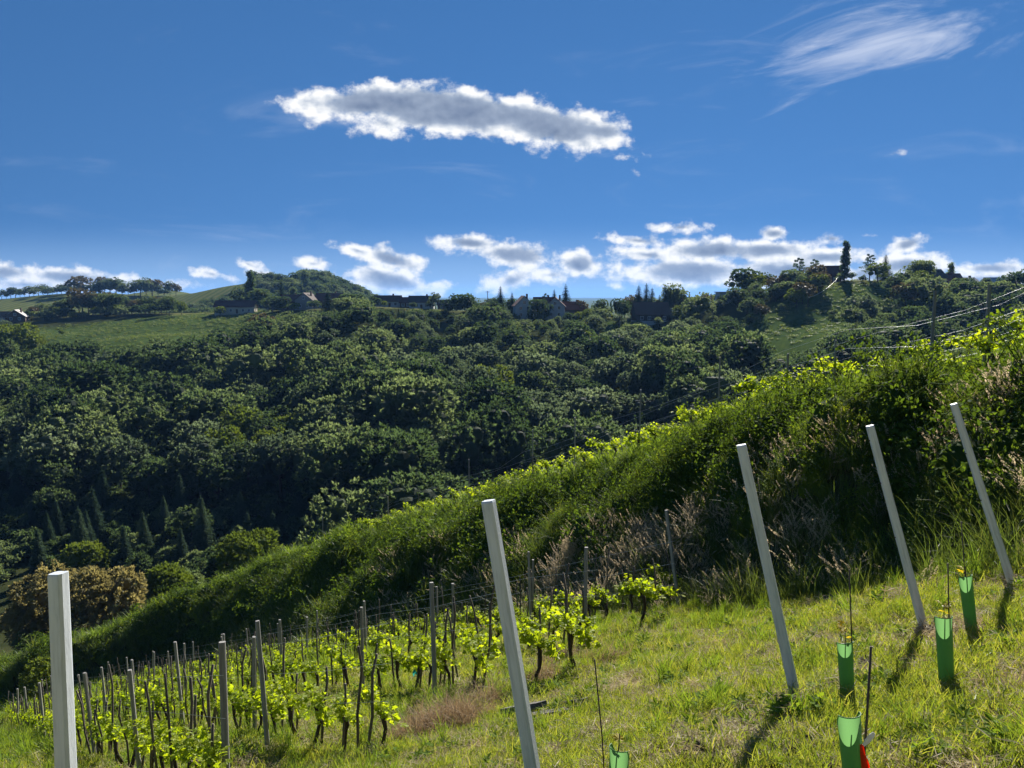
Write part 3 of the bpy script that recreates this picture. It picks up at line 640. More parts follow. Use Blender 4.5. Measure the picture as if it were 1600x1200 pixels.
# keep the houses' fronts clear
for (hx0, hx1, hv) in ((575, 700, 497), (800, 912, 512), (985, 1046, 516), (335, 540, 503), (0, 50, 512), (1120, 1165, 478), (1280, 1310, 460), (1425, 1500, 466), (1500, 1560, 462)):
    ok &= ~((uu > hx0) & (uu < hx1) & (vv < hv))
ok &= ~((uu > 1130) & (uu < 1330) & (vv < 515)); ok &= ~((uu >= 1330) & (uu < 1440) & (vv < 486))
for (ox, oy, orr) in OBST: ok &= (pts[:, 0] - ox) ** 2 + (pts[:, 1] - oy) ** 2 > orr ** 2
# hidden behind the near bank: leave out
cu = np.array([-200, 0, 100, 407, 564, 701, 926, 1102, 1245, 1400, 1600, 1900]); cv_ = np.array([1040, 1040, 1000, 850, 800, 745, 665, 620, 590, 560, 510, 450])
ht = np.where(vv > 0, 11.0, 0)
topv = vv - ht / pts[:, 1] * 1200
ok &= topv < np.interp(uu, cu, cv_) + 25
ok &= (uu > -90) & (uu < 1660)
pts, pz, uu, vv = pts[ok], pz[ok], uu[ok], vv[ok]
order = np.argsort(pts[:, 1])
fk = wob(pts[:, 0], pts[:, 1], 60, 5)
count = 0; WOOD_REST = []
HOUSE_LINE = ((570, 705, 481), (795, 915, 497), (980, 1050, 503), (335, 402, 492), (430, 540, 484), (-60, 60, 498), (1120, 1165, 466))
for i in order:
    x, y = pts[i]; u, v = uu[i], vv[i]; P = (x, y, pz[i])
    near_spruce = u < 540 and v > 800
    kd = 'broadleaf'; h = rng.uniform(7.0, 11.5) if rng.random() < .62 else rng.uniform(13, 18.5)
    greyness = math.exp(-((u - 760) / 260) ** 2 - ((v - 690) / 110) ** 2)
    if near_spruce: kd = 'spruce' if rng.random() < .9 else 'broadleaf'; h = rng.uniform(6, 11) if kd == 'spruce' else rng.uniform(5, 8)
    elif rng.random() < .04: kd, h = 'spruce', rng.uniform(9, 14)
    elif rng.random() < greyness * .75: kd, h = 'grey', rng.uniform(8.5, 14)
    elif rng.random() < .10: kd, h = 'grey', rng.uniform(9, 15)
    elif rng.random() < .06 + .05 * fk[i]: kd, h = 'light', rng.uniform(8, 13)
    if v < 560: h *= .72
    elif v < 620: h *= .86
    for (hx0, hx1, hb) in HOUSE_LINE:
        if hx0 < u < hx1 and v < 600: h = min(h, (v - hb) * y / 1200)
    if h < 2.2: continue
    if count < 125 or kd == 'spruce':
        where = ('at the far left', 'below the shaded meadow', 'below the long farmhouse', 'below the dark spruce', 'below the white farm row', 'below the white gabled houses', 'below the brown chalet', 'below the knoll')[int(np.searchsorted([90, 300, 450, 560, 720, 900, 1080], u))]
        depth_ = 'top' if v < 575 else 'upper' if v < 650 else 'middle' if v < 740 else 'lower' if v < 830 else 'lowest'
        lb = {'broadleaf': f'dark green broadleaf tree in the {depth_} part of the wood {where}', 'grey': f'silvery green broadleaf tree in the {depth_} part of the wood {where}', 'light': f'bright green broadleaf tree in the {depth_} part of the wood {where}', 'spruce': f'slim dark spruce in the {depth_} part of the wood {where}'}[kd]
        gr = {'broadleaf': 'dark green trees of the wood', 'grey': 'silvery trees of the wood', 'light': 'bright green trees of the wood', 'spruce': 'spruces of the valley wood'}[kd]
        plant(kd, P, h, lb, gr, wide=rng.uniform(.92, 1.2) if kd != 'spruce' else 1.0); count += kd != 'spruce'
    else: WOOD_REST.append((kd, P, h))
print('wood', len(order), 'rest', len(WOOD_REST))

# ------------------------------------------------------------------ scattering of uncountable plants
_pc = 0
def protos_collection(objs, nm):
    c = bpy.data.collections.new(nm)
    for o in objs: c.objects.link(o)
    return c
def scatter(name, P, rot, sc, idx, protos, label=None):
    """one object of kind stuff: instances of plant clumps on real ground points"""
    n = len(P); me = bpy.data.meshes.new(name); me.vertices.add(n); me.vertices.foreach_set('co', np.asarray(P, np.float32).ravel())
    a = me.attributes.new('rot', 'FLOAT_VECTOR', 'POINT'); a.data.foreach_set('vector', np.asarray(rot, np.float32).ravel())
    a = me.attributes.new('scl', 'FLOAT_VECTOR', 'POINT'); a.data.foreach_set('vector', np.asarray(sc, np.float32).ravel())
    a = me.attributes.new('idx', 'INT', 'POINT'); a.data.foreach_set('value', np.asarray(idx, np.int32))
    o = bpy.data.objects.new(name, me); COL.objects.link(o); tag(o, label, kind='stuff')
    c = protos_collection(protos, name + '_kinds')
    gt = bpy.data.node_groups.new(name, 'GeometryNodeTree')
    gt.interface.new_socket('Geometry', in_out='INPUT', socket_type='NodeSocketGeometry'); gt.interface.new_socket('Geometry', in_out='OUTPUT', socket_type='NodeSocketGeometry')
    N = gt.nodes.new; I = N('NodeGroupInput'); O = N('NodeGroupOutput'); ip = N('GeometryNodeInstanceOnPoints'); ci = N('GeometryNodeCollectionInfo')
    ci.inputs['Collection'].default_value = c; ci.inputs['Separate Children'].default_value = True; ci.inputs['Reset Children'].default_value = True
    def at(nm, ty): x = N('GeometryNodeInputNamedAttribute'); x.data_type = ty; x.inputs['Name'].default_value = nm; return x.outputs[0]
    lk = gt.links.new
    lk(I.outputs[0], ip.inputs['Points']); lk(ci.outputs[0], ip.inputs['Instance']); ip.inputs['Pick Instance'].default_value = True
    lk(at('idx', 'INT'), ip.inputs['Instance Index']); lk(at('rot', 'FLOAT_VECTOR'), ip.inputs['Rotation']); lk(at('scl', 'FLOAT_VECTOR'), ip.inputs['Scale'])
    lk(ip.outputs[0], O.inputs[0])
    md = o.modifiers.new('scatter', 'NODES'); md.node_group = gt
    return o
def spots(P2, tilt=.12, smin=.8, smax=1.25, nk=1, base=1.0, dz=-.02):
    n = len(P2); z = H(P2[:, 0], P2[:, 1]) + dz
    P = np.stack([P2[:, 0], P2[:, 1], z], 1)
    rot = np.stack([rng.normal(0, tilt, n), rng.normal(0, tilt, n), rng.uniform(0, 6.28, n)], 1)
    s = (rng.uniform(smin, smax, n) * base)[:, None] * np.ones((1, 3)); s[:, 2] *= rng.uniform(.8, 1.2, n)
    return P, rot, s, rng.integers(0, nk, n)
def disk(n, r): a = rng.uniform(0, 6.28, n); q = r * np.sqrt(rng.random(n)); return np.stack([np.cos(a) * q, np.sin(a) * q, 0 * a], 1)
def tuft(name, mat, n=28, r=.09, h=(.06, .16), lean=(.2, .9), w=.006):
    mb = MB(); mb.blades(disk(n, r), rng.uniform(0, 6.28, n), rng.uniform(*h, n), rng.uniform(*lean, n), w * rng.uniform(.7, 1.3, n)); return mb.obj(name, mat, link=False)
def thatch(name, n=34):
    mb = MB(); P = disk(n, .13) + np.array([0, 0, 1.]) * rng.uniform(.01, .05, (n, 1)); a = rng.uniform(0, 6.28, n)
    D = np.stack([np.cos(a), np.sin(a), rng.normal(.1, .3, n)], 1); mb.cards(P, D, np.array([[0, 0, 1.]]) + rdir(n) * .5, rng.uniform(.06, .18, n), rng.uniform(.004, .008, n)); return mb.obj(name, M['straw'], link=False)
def weedy(name, mat, n=16, h=.12, L=.06, r=.07):
    mb = MB(); a = rng.uniform(0, 6.28, n); e = rng.uniform(.2, 1, n); o = np.stack([np.cos(a), np.sin(a), 0 * a], 1)
    P = o * (r * e)[:, None] + np.array([0, 0, 1.]) * (h * rng.uniform(.15, 1, n))[:, None]
    mb.cards(P, unit(o + np.array([0, 0, .45]) + rdir(n) * .3), np.array([[0, 0, 1.]]) + rdir(n) * .4, L * rng.uniform(.7, 1.3, n), L * .5 * rng.uniform(.8, 1.2, n)); return mb.obj(name, mat, link=False)
def seedgrass(name, n=16, h=(.7, 1.15), mat_s='tall_grass', mat_h='seed', r=.18, hl=.2, dense=16, lean=(.15, .55)):
    mb = MB(); P = disk(n, r); a = rng.uniform(0, 6.28, n); hh = rng.uniform(*h, n); ln = rng.uniform(*lean, n)
    mb.blades(P, a, hh, ln, .0055, .6)
    o = np.stack([np.cos(a), np.sin(a), 0 * a], 1)
    tip = P + o * (ln * hh)[:, None] + np.array([0, 0, 1.]) * (hh * (1 - .6 * ln * .6))[:, None]
    ax = unit(o * (.3 + 1.1 * ln)[:, None] + np.array([0, 0, 1.0]) * (1 - ln * .7)[:, None])
    k = dense; f_ = np.tile(np.linspace(-1, .15, k), n); T_ = np.repeat(tip, k, 0); A_ = np.repeat(ax, k, 0)
    wd = np.sin(np.clip((f_ + 1.05) / 1.25, 0, 1) * np.pi) ** .6
    D = unit(A_ + rdir(n * k) * .6); C = T_ + A_ * (f_ * hl)[:, None] + rdir(n * k) * (.022 * wd)[:, None]
    mb.cards(C, D, rdir(n * k), rng.uniform(.03, .06, n * k), .014, mat=1)
    b = max(3, n // 2); mb.blades(disk(b, r), rng.uniform(0, 6.28, b), rng.uniform(.35, .8, b), rng.uniform(.4, 1.0, b), .008, .6)
    return mb.obj(name, [M[mat_s], M[mat_h]], link=False)
def bramble(name, mat, n=330, R=.55, Hh=.55, L=.075):
    mb = MB(); q = rdir(n); q[:, 2] = np.abs(q[:, 2]); rad = rng.uniform(.72, 1.12, n) * (1 + .22 * np.sin(q[:, 0] * 5 + rng.uniform(0, 6)) * np.cos(q[:, 1] * 4))
    P = q * rad[:, None] * np.array([R, R, Hh]); D = unit(q * .7 + rdir(n) * .8 + [0, 0, -.1]); N = unit(q + rdir(n) * .6 + [0, 0, .7])
    l = L * rng.uniform(.6, 1.35, n); mb.cards(P, D, N, l, l * rng.uniform(.55, .8, n), .12)
    V0 = len(mb.V); sphere_core(mb, np.array([0, 0, 0]), 1.0); mb.V[-1] *= np.array([R * .72, R * .72, Hh * .72])
    for i in range(4):      # arching canes
        a = rng.uniform(0, 6.28); e = np.linspace(0, 1, 6); l = R * rng.uniform(1.2, 1.9)
        pth = np.stack([np.cos(a) * l * e, np.sin(a) * l * e, Hh * (1.5 * np.sin(e * 2.3)) ], 1); mb.tube(pth, .006, 3, rnd=.1)
        k = 14; ee = rng.integers(2, 6, k); Pk = pth[ee] + rng.normal(0, .04, (k, 3)); mb.cards(Pk, rdir(k), unit(rdir(k) + [0, 0, .8]), L * rng.uniform(.7, 1.3, k), L * .6, .1)
    return mb.obj(name, mat, link=False)
def herb(name, mat, n=9, h=(.5, .9), L=.09):
    mb = MB(); P = disk(n, .16)
    for i in range(n):
        hh = rng.uniform(*h); ln = rng.normal(0, .12, 2); e = np.linspace(0, 1, 4); pth = P[i] + np.stack([ln[0] * e * e, ln[1] * e * e, hh * e], 1); mb.tube(pth, .004, 3, rnd=.2)
        k = 18; f_ = np.linspace(.2, 1, k); C = P[i] + np.stack([ln[0] * f_ ** 2, ln[1] * f_ ** 2, hh * f_], 1); a = np.arange(k) * 2.4; o = np.stack([np.cos(a), np.sin(a), 0 * a - .1], 1)
        l = L * (1.15 - .6 * f_); mb.cards(C + o * (l * .5)[:, None], o, np.array([[0, 0, 1.]]) + rdir(k) * .3, l, l * .45, .1)
    return mb.obj(name, mat, link=False)

# the far remainder of the wood as one mass
kinds = ['broadleaf', 'grey', 'light', 'spruce', 'bush']; pl = []; base_i = {}
for k in kinds:
    base_i[k] = len(pl)
    for (tm, cm, ph) in PROTO[k]:
        o = bpy.data.objects.new('wood_tree_%02d' % len(pl), cm); pl.append(o)
ids, PP, SS = [], [], []
def mass(kd, P, h):
    j = int(rng.integers(len(PROTO[kd]))); k = h / PROTO[kd][j][2]; w_ = rng.uniform(.92, 1.2); ids.append(base_i[kd] + j); PP.append((P[0], P[1], P[2] - .3)); SS.append((k * w_, k * w_, k))
for (kd, P, h) in WOOD_REST: mass(kd, P, h)
for k in range(9000):
    y = rng.uniform(100, 300); x = rng.uniform(-.72, .60) * y; P = (x, y, float(H(x, y)))
    q = proj(np.array(P))
    if y < 106 or on_meadow(np.array([x]), np.array([y]), np.array([P[2]]))[0] or q[1] > np.interp(q[0], cu, cv_) + 60 or q[1] < 560: continue
    if rng.random() < (.55 if q[0] < 560 and q[1] > 780 else .25): mass('bush', P, rng.uniform(1.8, 4.2))
nw = len(ids)
o = scatter('woodland', PP, np.stack([np.zeros(nw), np.zeros(nw), rng.uniform(0, 6.28, nw)], 1), SS, ids, pl, 'dark green wood of rounded crowns climbing to the ridge opposite')
# wooded hill far behind the farmhouses
ids, PP, SS = [], [], []
for k in range(900):
    u = rng.uniform(395, 660); Yd = rng.uniform(560, 720); P = at_depth(u, Yd)
    lim = np.interp(u, [395, 470, 480, 520, 620, 660], [440, 450, 424, 428, 466, 478])
    if proj(P)[1] < lim: continue
    mass('spruce' if (rng.random() < .3) else ('grey' if rng.random() < .3 else 'broadleaf'), P, rng.uniform(7, 13))
for k in range(330):
    u = rng.uniform(398, 480); P = at_depth(u, rng.uniform(760, 960)); mass('grey' if rng.random() < .4 else 'broadleaf', P, rng.uniform(6, 10))
for k in range(170):
    u = rng.uniform(225, 410); Yd = rng.uniform(480, 600); P = at_depth(u, Yd); mass('grey' if rng.random() < .4 else 'broadleaf', P, rng.uniform(6, 11))
nw = len(ids)
pl2 = [bpy.data.objects.new('hill_tree_%02d' % i, o_.data) for i, o_ in enumerate(pl)]
scatter('distant_woodland', PP, np.stack([np.zeros(nw), np.zeros(nw), rng.uniform(0, 6.28, nw)], 1), SS, ids, pl2, 'bluish green wooded hill far behind the farmhouses')

# ------------------------------------------------------------------ near ground cover
def sector(r0, r1, n, ang=41):
    a = np.radians(rng.uniform(-ang, ang, n)); r = np.sqrt(rng.uniform(r0 * r0, r1 * r1, n)); return np.stack([np.sin(a) * r, np.cos(a) * r], 1)
def stof(P): return P @ DD, P @ NN
def split(P, share): return P[rng.random(len(P)) < share]
LAWN = [tuft('grass_tuft_%d' % i, M['grass'], 30, .10, ((.03, .09), (.04, .12), (.025, .07), (.05, .16))[i], w=.0065) for i in range(4)]
THATCH = [thatch('thatch_%d' % i) for i in range(3)]
GREEN = [tuft('green_tuft_%d' % i, M['green_grass'], 34, .08, ((.12, .30), (.15, .36))[i], (.15, .7), .008) for i in range(2)]
WEEDS = [weedy('weed_%d' % i, M['weed'], 15, .12, .06) for i in range(3)]
TALL = [tuft('tall_grass_%d' % i, M['tall_grass'], 40, .20, (.45, 1.1), (.2, .8), .011) for i in range(3)]
TALLG = [tuft('tall_green_%d' % i, M['green_grass'], 42, .20, (.35, .85), (.2, .8), .012) for i in range(3)]
SEED = [seedgrass('seed_grass_%d' % i) for i in range(3)]
SEEDP = [seedgrass('plume_grass_%d' % i, 14, (.8, 1.3), 'straw', 'seed', .2, .26, 30, (.1, .6)) for i in range(2)]
BR = [bramble('bramble_%d' % i, M['bramble'], 340, rng.uniform(.5, .7), rng.uniform(.45, .7), (.07, .085, .06, .075)[i]) for i in range(4)]
BL = [bramble('bramble_light_%d' % i, M['bramble_light'], 300, .5, .5, .065) for i in range(2)]
HERB = [herb('herb_%d' % i, M['weed'] if i else M['bramble_light']) for i in range(3)]
DEAD = [tuft('dead_grass_%d' % i, M['red_grass'], 60, .16, (.15, .5), (.3, 1.2), .006) for i in range(2)]

def lawn_mask(P, m=.25):
    s, t = stof(P); return (s < s_base(t) - m) & (t < 60)
bare = lambda P: wob(P[:, 0], P[:, 1], 1.3, 4) + .4 * wob(P[:, 0], P[:, 1], .5, 1)
L_, T_, G_, W_ = [], [], [], []
for (r0, r1, dn, sc) in ((2.6, 6, 330, .9), (6, 10, 200, 1.0), (10, 17, 70, 1.35), (17, 32, 22, 1.9), (32, 62, 5, 2.6)):
    ar = math.radians(82) * (r1 * r1 - r0 * r0) / 2; P = sector(r0, r1, int(ar * dn)); P = P[lawn_mask(P)]
    b = bare(P) + rng.normal(0, .35, len(P)); s, t = stof(P)
    gP = P[b < .75]; L_.append((gP, sc)); T_.append((split(P[b > -.1], .32), sc))
    G_.append((split(P[(b < -.2) & (wob(P[:, 0], P[:, 1], 2.1, 9) > .15)], .09), sc * .8)); W_.append((split(P[wob(P[:, 0], P[:, 1], 1.7, 7) > .3], .10), sc))
def gather(L, protos, name, label, **k):
    A_ = [spots(P, nk=len(protos), base=sc, **k) for P, sc in L if len(P)]
    return scatter(name, *[np.concatenate([a[i] for a in A_]) for i in range(4)], protos, label)
gather(L_, LAWN, 'lawn_grass', 'short yellow green mown grass on the vineyard slope', tilt=.25)
gather(T_, THATCH, 'dry_thatch', 'dry straw coloured cut grass lying on the slope', tilt=.3)
gather(G_, GREEN, 'green_grass', 'fresh green grass tufts standing in the lawn', tilt=.2)
gather(W_, WEEDS, 'lawn_weeds', 'small leafy weeds in the lawn', tilt=.2)
# darker, taller turf in the vineyard rows
P = sector(9, 40, 5200); s, t = stof(P); P = P[lawn_mask(P) & (t > 8)]
sw = [(P[np.hypot(P[:, 0], P[:, 1]) < 20], 1.0), (P[np.hypot(P[:, 0], P[:, 1]) >= 20], 1.7)]
gather(sw, GREEN, 'row_grass', 'longer bright grass between the lower vine rows', tilt=.2)

# overgrown bank
def bank_pts(n, q0, q1, t0, t1, dens_near=True):
    t = t0 + (t1 - t0) * rng.random(n) ** (1.5 if dens_near else 1); q = rng.uniform(q0, q1, n)
    return ST(s_base(t) + q * (s_crest(t) - s_base(t)), t), q, t
def by_dist(P, fac=.55):
    r = np.hypot(P[:, 0], P[:, 1]); return np.clip(.8 + r / 55 * fac, .8, 2.6)
COARSE = {}
def bscat(P, protos, name, label, base=1.0, **k):
    Q_, r_, s_, i_ = spots(P, nk=len(protos), **k); s_ = s_ * (base * by_dist(P))[:, None]
    far = COARSE.get(id(protos)); 
    if far: i_ = np.where(np.hypot(P[:, 0], P[:, 1]) > 27, len(protos) + rng.integers(0, len(far), len(P)), i_)
    return scatter(name, Q_, r_, s_, i_, protos + (far or []), label)
COARSE[id(BR)] = [bramble('bramble_x%d' % i, M['bramble'], 280, .6, .42, .09) for i in range(3)]
COARSE[id(BL)] = [bramble('bramble_light_x%d' % i, M['bramble_light'], 250, .5, .38, .085) for i in range(2)]
COARSE[id(TALLG)] = [tuft('tall_green_x%d' % i, M['green_grass'], 26, .28, (.35, .8), (.2, .8), .035) for i in range(2)]
COARSE[id(TALL)] = [tuft('tall_grass_x%d' % i, M['tall_grass'], 26, .28, (.45, 1.0), (.2, .8), .035) for i in range(2)]
P, q, t = bank_pts(5200, .30, 1.12, 1.5, 100); wv_ = wob(P[:, 0], P[:, 1], 5, 6)
kp = (wv_ + (q - .5) * 1.4 + rng.normal(0, .3, len(q)) > -.05) & (q < .95) & ~((t < 15) & (q < .55) & (rng.random(len(q)) < .75))
bscat(P[kp], BR, 'brambles', 'dark green bramble thicket on the shaded bank', base=.8, tilt=.25, smin=.45, smax=1.35)
P, q, t = bank_pts(150, .2, .72, 2, 80); bscat(P, BR, 'bramble_mounds', 'high mounded bramble bushes standing out of the bank', tilt=.2, smin=.9, smax=1.55)
P, q, t = bank_pts(3000, .25, 1.1, 1.5, 100); wv_ = wob(P[:, 0], P[:, 1], 4, 8)
bscat(P[wv_ + rng.normal(0, .3, len(q)) > -.1], BL, 'bright_brambles', 'bright green sunlit bramble along the top of the bank', base=.8, tilt=.25, smin=.5, smax=1.05)
P, q, t = bank_pts(4600, .45, 1.25, 1.5, 100)
bscat(P, TALLG, 'crest_grass', 'bright green tall grass on the crest of the bank', tilt=.15, smin=.6, smax=1.1)
P, q, t = bank_pts(3600, -.15, .62, 1.0, 100); 
bscat(P, TALL, 'tall_grass', 'tall dark grass on the lower bank', tilt=.2, smin=.55, smax=1.15)
P, q, t = bank_pts(2000, .0, 1.05, 1.0, 75); wv_ = wob(P[:, 0], P[:, 1], 4, 11)
bscat(P[wv_ > 0], HERB, 'tall_herbs', 'leafy herbs and nettles standing among the bank grasses', smin=.6, smax=1.1)
# seed heads: many in the right half, patches along the foot
P, q, t = bank_pts(1300, -.1, .85, .5, 34, True); wv_ = wob(P[:, 0], P[:, 1], 3.2, 12)
kp = (wv_ + rng.normal(0, .25, len(q)) > .7) & ((q < .5) | ((t < 9) & (rng.random(len(q)) < .10)))
bscat(P[kp], SEED, 'seed_head_grass', 'tall grasses with pale feathery seed heads on the bank', tilt=.15, smin=.7, smax=1.1)
# big straw coloured plume patches at the foot of the bank
PL = []
for (u, v, n, r) in ((960, 905, 90, 1.4), (905, 915, 70, 1.3), (1020, 885, 60, 1.4), (850, 935, 40, 1.2), (1085, 860, 40, 1.4), (600, 965, 25, 1.6), (690, 930, 20, 1.5), (760, 925, 20, 1.5), (1240, 830, 18, 1.0), (1330, 800, 20, .9), (1510, 720, 16, .8), (1560, 700, 18, .8), (1420, 760, 8, .8), (1120, 930, 14, 1.0)):
    c = hit(u, v); PL.append(disk(n, r)[:, :2] + np.array([c.x, c.y]))
PL = np.concatenate(PL); bscat(PL, SEEDP, 'plume_grass', 'straw coloured plume grass at the foot of the bank', base=.85, tilt=.15, smin=.6, smax=1.0)
# rough fringe where lawn meets bank
n = 1500; t = rng.uniform(1.0, 30, n) ; P = ST(s_base(t) - rng.gamma(1.2, .38, n), t)
Qs = split(P, .5); bscat(Qs, TALLG, 'fringe_grass', 'uncut grass along the lower edge of the bank', base=.62, tilt=.25, smin=.5, smax=1.0)
Qs = split(P, .07); bscat(Qs, SEED, 'fringe_seed_grass', 'drooping seed grass along the lower edge of the bank', base=.6, tilt=.25, smin=.6, smax=1.0)
# grass, herbs on the plateau above the bank
n = 3600; t = rng.uniform(2, 70, n); P = ST(s_crest(t) + rng.uniform(.2, 9, n), t)
bscat(P, TALLG, 'plateau_grass', 'tall grass in the upper vineyard above the bank', base=.75, tilt=.15, smin=.5, smax=.95)
MP = np.stack([rng.uniform(-260, 190, 26000), rng.uniform(215, 425, 26000)], 1); mz = H(MP[:, 0], MP[:, 1]); MP = MP[on_meadow(MP[:, 0], MP[:, 1], mz)][:5200]
Q_, r_, s_, i_ = spots(MP, nk=2, tilt=.2, smin=.8, smax=2.0, base=1.0); s_[:, 2] *= .55
scatter('meadow_grass', Q_, r_, s_, i_, [tuft('meadow_tuft_%d' % i, M['tall_grass'], 26, .5, (.4, 1.0), (.3, 1.0), .07) for i in range(2)], 'rough tussocky grass of the hillside meadows')
# lower slope below the rows
P = sector(36, 92, 3200); s, t = stof(P); P = P[(s < s_base(t) - .3) & (t > 46) & (t < 96)]
bscat(P, TALLG, 'slope_grass', 'long grass on the slope below the vine rows', base=.8, tilt=.15)
# reddish dead clump and small dead tufts in front of the lower rows
DP = []
for (u, v, n, r) in ((690, 1140, 26, .42), (650, 1150, 18, .35), (735, 1125, 22, .35), (870, 1040, 10, .3), (620, 1165, 10, .25), (760, 1100, 8, .25), (850, 1060, 8, .3), (940, 1030, 7, .4)):
    c = hit(u, v); DP.append(disk(n, r)[:, :2] + np.array([c.x, c.y]))
DP = np.concatenate(DP); Q_, r_, s_, i_ = spots(DP, nk=2, tilt=.3, smin=.7, smax=1.2); scatter('dead_grass', Q_, r_, s_, i_, DEAD, 'reddish brown dead grass clump at the end of the lower vine row')
# bare soil: clods
cl = MB(); sphere_core(cl, np.zeros(3), 1.0); cl.V[-1] *= rng.uniform(.6, 1.2, (len(cl.V[-1]), 1)); clod = cl.obj('clod', M['soil'], link=False)
CP = []
for (u, v, n, r) in ((1010, 1032, 70, .5), (1045, 1025, 40, .4), (985, 1040, 30, .3), (1245, 1105, 40, .2), (1370, 1040, 30, .3), (1440, 985, 30, .2), (1535, 905, 60, .35), (1590, 905, 40, .4), (1420, 925, 40, .35), (1300, 1090, 20, .2), (1265, 1180, 30, .3), (1060, 1170, 20, .2), (940, 1110, 30, .3), (430, 1163, 60, .5)):
    c = hit(u, v); CP.append(disk(n, r)[:, :2] + np.array([c.x, c.y]))
CP = np.concatenate(CP); Q_, r_, s_, i_ = spots(CP, nk=1, tilt=1.5, smin=.4, smax=1.6, base=.028, dz=.0); scatter('soil_clods', Q_, r_, s_, i_, [clod], 'dark crumbs of bare soil in the lawn')

# ------------------------------------------------------------------ trees below the vineyard on the left
def big_tree(name, u, v, Yd, top, width_px, mat, label, ls=.34, nl=22, nt=60, cat='tree'):
    P = at_depth(u, Yd); vg = proj(P)[1]; h = (vg - top) * Yd / 1200; wd = width_px * Yd / 1200 * 1.2
    o = empty(name, P, rng.uniform(0, 6)); 
    child('trunk', trunk_mesh(h * .75, .02 * h + .05, 7), o)
    child('crown', crown_mesh('crown', mat, h * .98, wd, h * .02, nl=nl, nt=nt, nlf=12, ls=ls, lobe=.34, core=.4, gap=.05), o)
    return tag(o, label, cat)
big_tree('broadleaf_tree', 46, 985, 74, 872, 112, M['brown_leaf'], 'brown leaved tree behind the tall left post', .36)
big_tree('broadleaf_tree', 134, 985, 73, 876, 112, M['brown_leaf'], 'brown leaved tree right of the tall left post', .36)
big_tree('broadleaf_tree', 12, 1000, 75, 920, 80, M['brown_leaf'], 'darker brown tree at the left edge below the brown pair', .34)
big_tree('broadleaf_tree', 237, 935, 80, 872, 74, M['forest_light'], 'pale green tree between brown tree and bank', .36)
big_tree('broadleaf_tree', 272, 925, 86, 876, 50, M['forest'], 'dark green tree against the bank right of the pale green tree', .36)
big_tree('broadleaf_tree', 105, 900, 105, 845, 60, M['forest_light'], 'light green tree behind the brown trees', .42)
big_tree('broadleaf_tree', 372, 850, 78, 818, 90, M['forest_light'], 'yellowish green tree rising behind the bank crest', .36)
big_tree('broadleaf_tree', 335, 880, 84, 842, 50, M['forest'], 'small green tree behind the bank crest left of the yellowish one', .36)
big_tree('bush', 5, 1010, 70, 985, 70, M['forest'], 'dark bush below the brown trees at the left edge', .22, nl=10, nt=24, cat='bush')
big_tree('bush', 20, 1040, 48, 1022, 60, M['forest_light'], 'green bush on the slope at the left edge below the brown trees', .22, nl=10, nt=24, cat='bush')
for (u, Yd, tp) in ((178, 120, 838), (195, 122, 835), (212, 118, 850), (225, 124, 815), (245, 126, 825), (268, 128, 806), (282, 124, 812), (150, 126, 842), (130, 122, 838), (205, 112, 862), (300, 118, 872), (285, 112, 876), (318, 116, 878)):
    P = at_depth(u, Yd); plant('spruce', P, max(3.5, (proj(P)[1] - tp) * Yd / 1200), 'young spruce in the dark valley ' + ('above the brown trees' if u < 190 else 'left of the pale green tree' if u < 235 else 'behind the pale green tree' if u < 280 else 'just behind the bank crest'), 'young spruces in the valley')

# ------------------------------------------------------------------ leaning end posts of the new planting
def quat_to(v): return Vector(v).normalized().to_track_quat('Z', 'Y')
def post_mesh(name, Hh, a, b, mat, notch=True):
    """slightly tapering post of chamfered section with a shallow groove down its face"""
    sec = [(-a, -b * .55), (-a * .72, -b), (-a * .22, -b), (-a * .12, -b * .86), (a * .12, -b * .86), (a * .22, -b), (a * .72, -b), (a, -b * .6), (a, b * .6), (a * .7, b), (-a * .7, b), (-a, b * .6)]
    mb = MB(); zs = [-.35, 0, Hh * .33, Hh * .66, Hh - .012, Hh]; V = []
    for i, z in enumerate(zs):
        k = 1.04 - .10 * max(z, 0) / Hh if i < 5 else .88
        wv = .0015 * math.sin(i * 2.1)
        V += [(x * k + wv, y * k, z) for x, y in sec]
    n = len(sec); T = []
    for i in range(len(zs) - 1):
        for j in range(n):
            A_, B_ = i * n + j, i * n + (j + 1) % n; T += [(A_, B_, B_ + n), (A_, B_ + n, A_ + n)]
    T += [((len(zs) - 1) * n, (len(zs) - 1) * n + j, (len(zs) - 1) * n + j + 1) for j in range(1, n - 1)]
    mb.add(V, T); return mb.mesh(name, mat)
dowel = MB(); dowel.tube([(0, 0, 0), (0, -.012, 0)], [.007, .007], 8); dowel_me = dowel.mesh('wire_hole_shade', M['soil'])  # solid dark plugs, the shade inside drilled holes put into their colour
POSTS = [  # top px, foot px, metres, label
 ((91, 895), (117, 1560), 'nearest grey vineyard post, at the left edge in front of the brown trees'),
 ((763, 782), (846, 1285), 'grey leaning vineyard post in the middle, standing by the dark planks'),
 ((1158, 695), (1245, 1098), 'grey leaning vineyard post third from the left, bare lawn round its foot'),
 ((1359, 665), (1443, 980), 'grey leaning vineyard post with a green tube just right of its foot'),
 ((1490, 631), (1578, 902), 'rightmost and farthest grey leaning vineyard post against the bank'),
]
PW = [.0385, .038, .036, .0345, .0345]
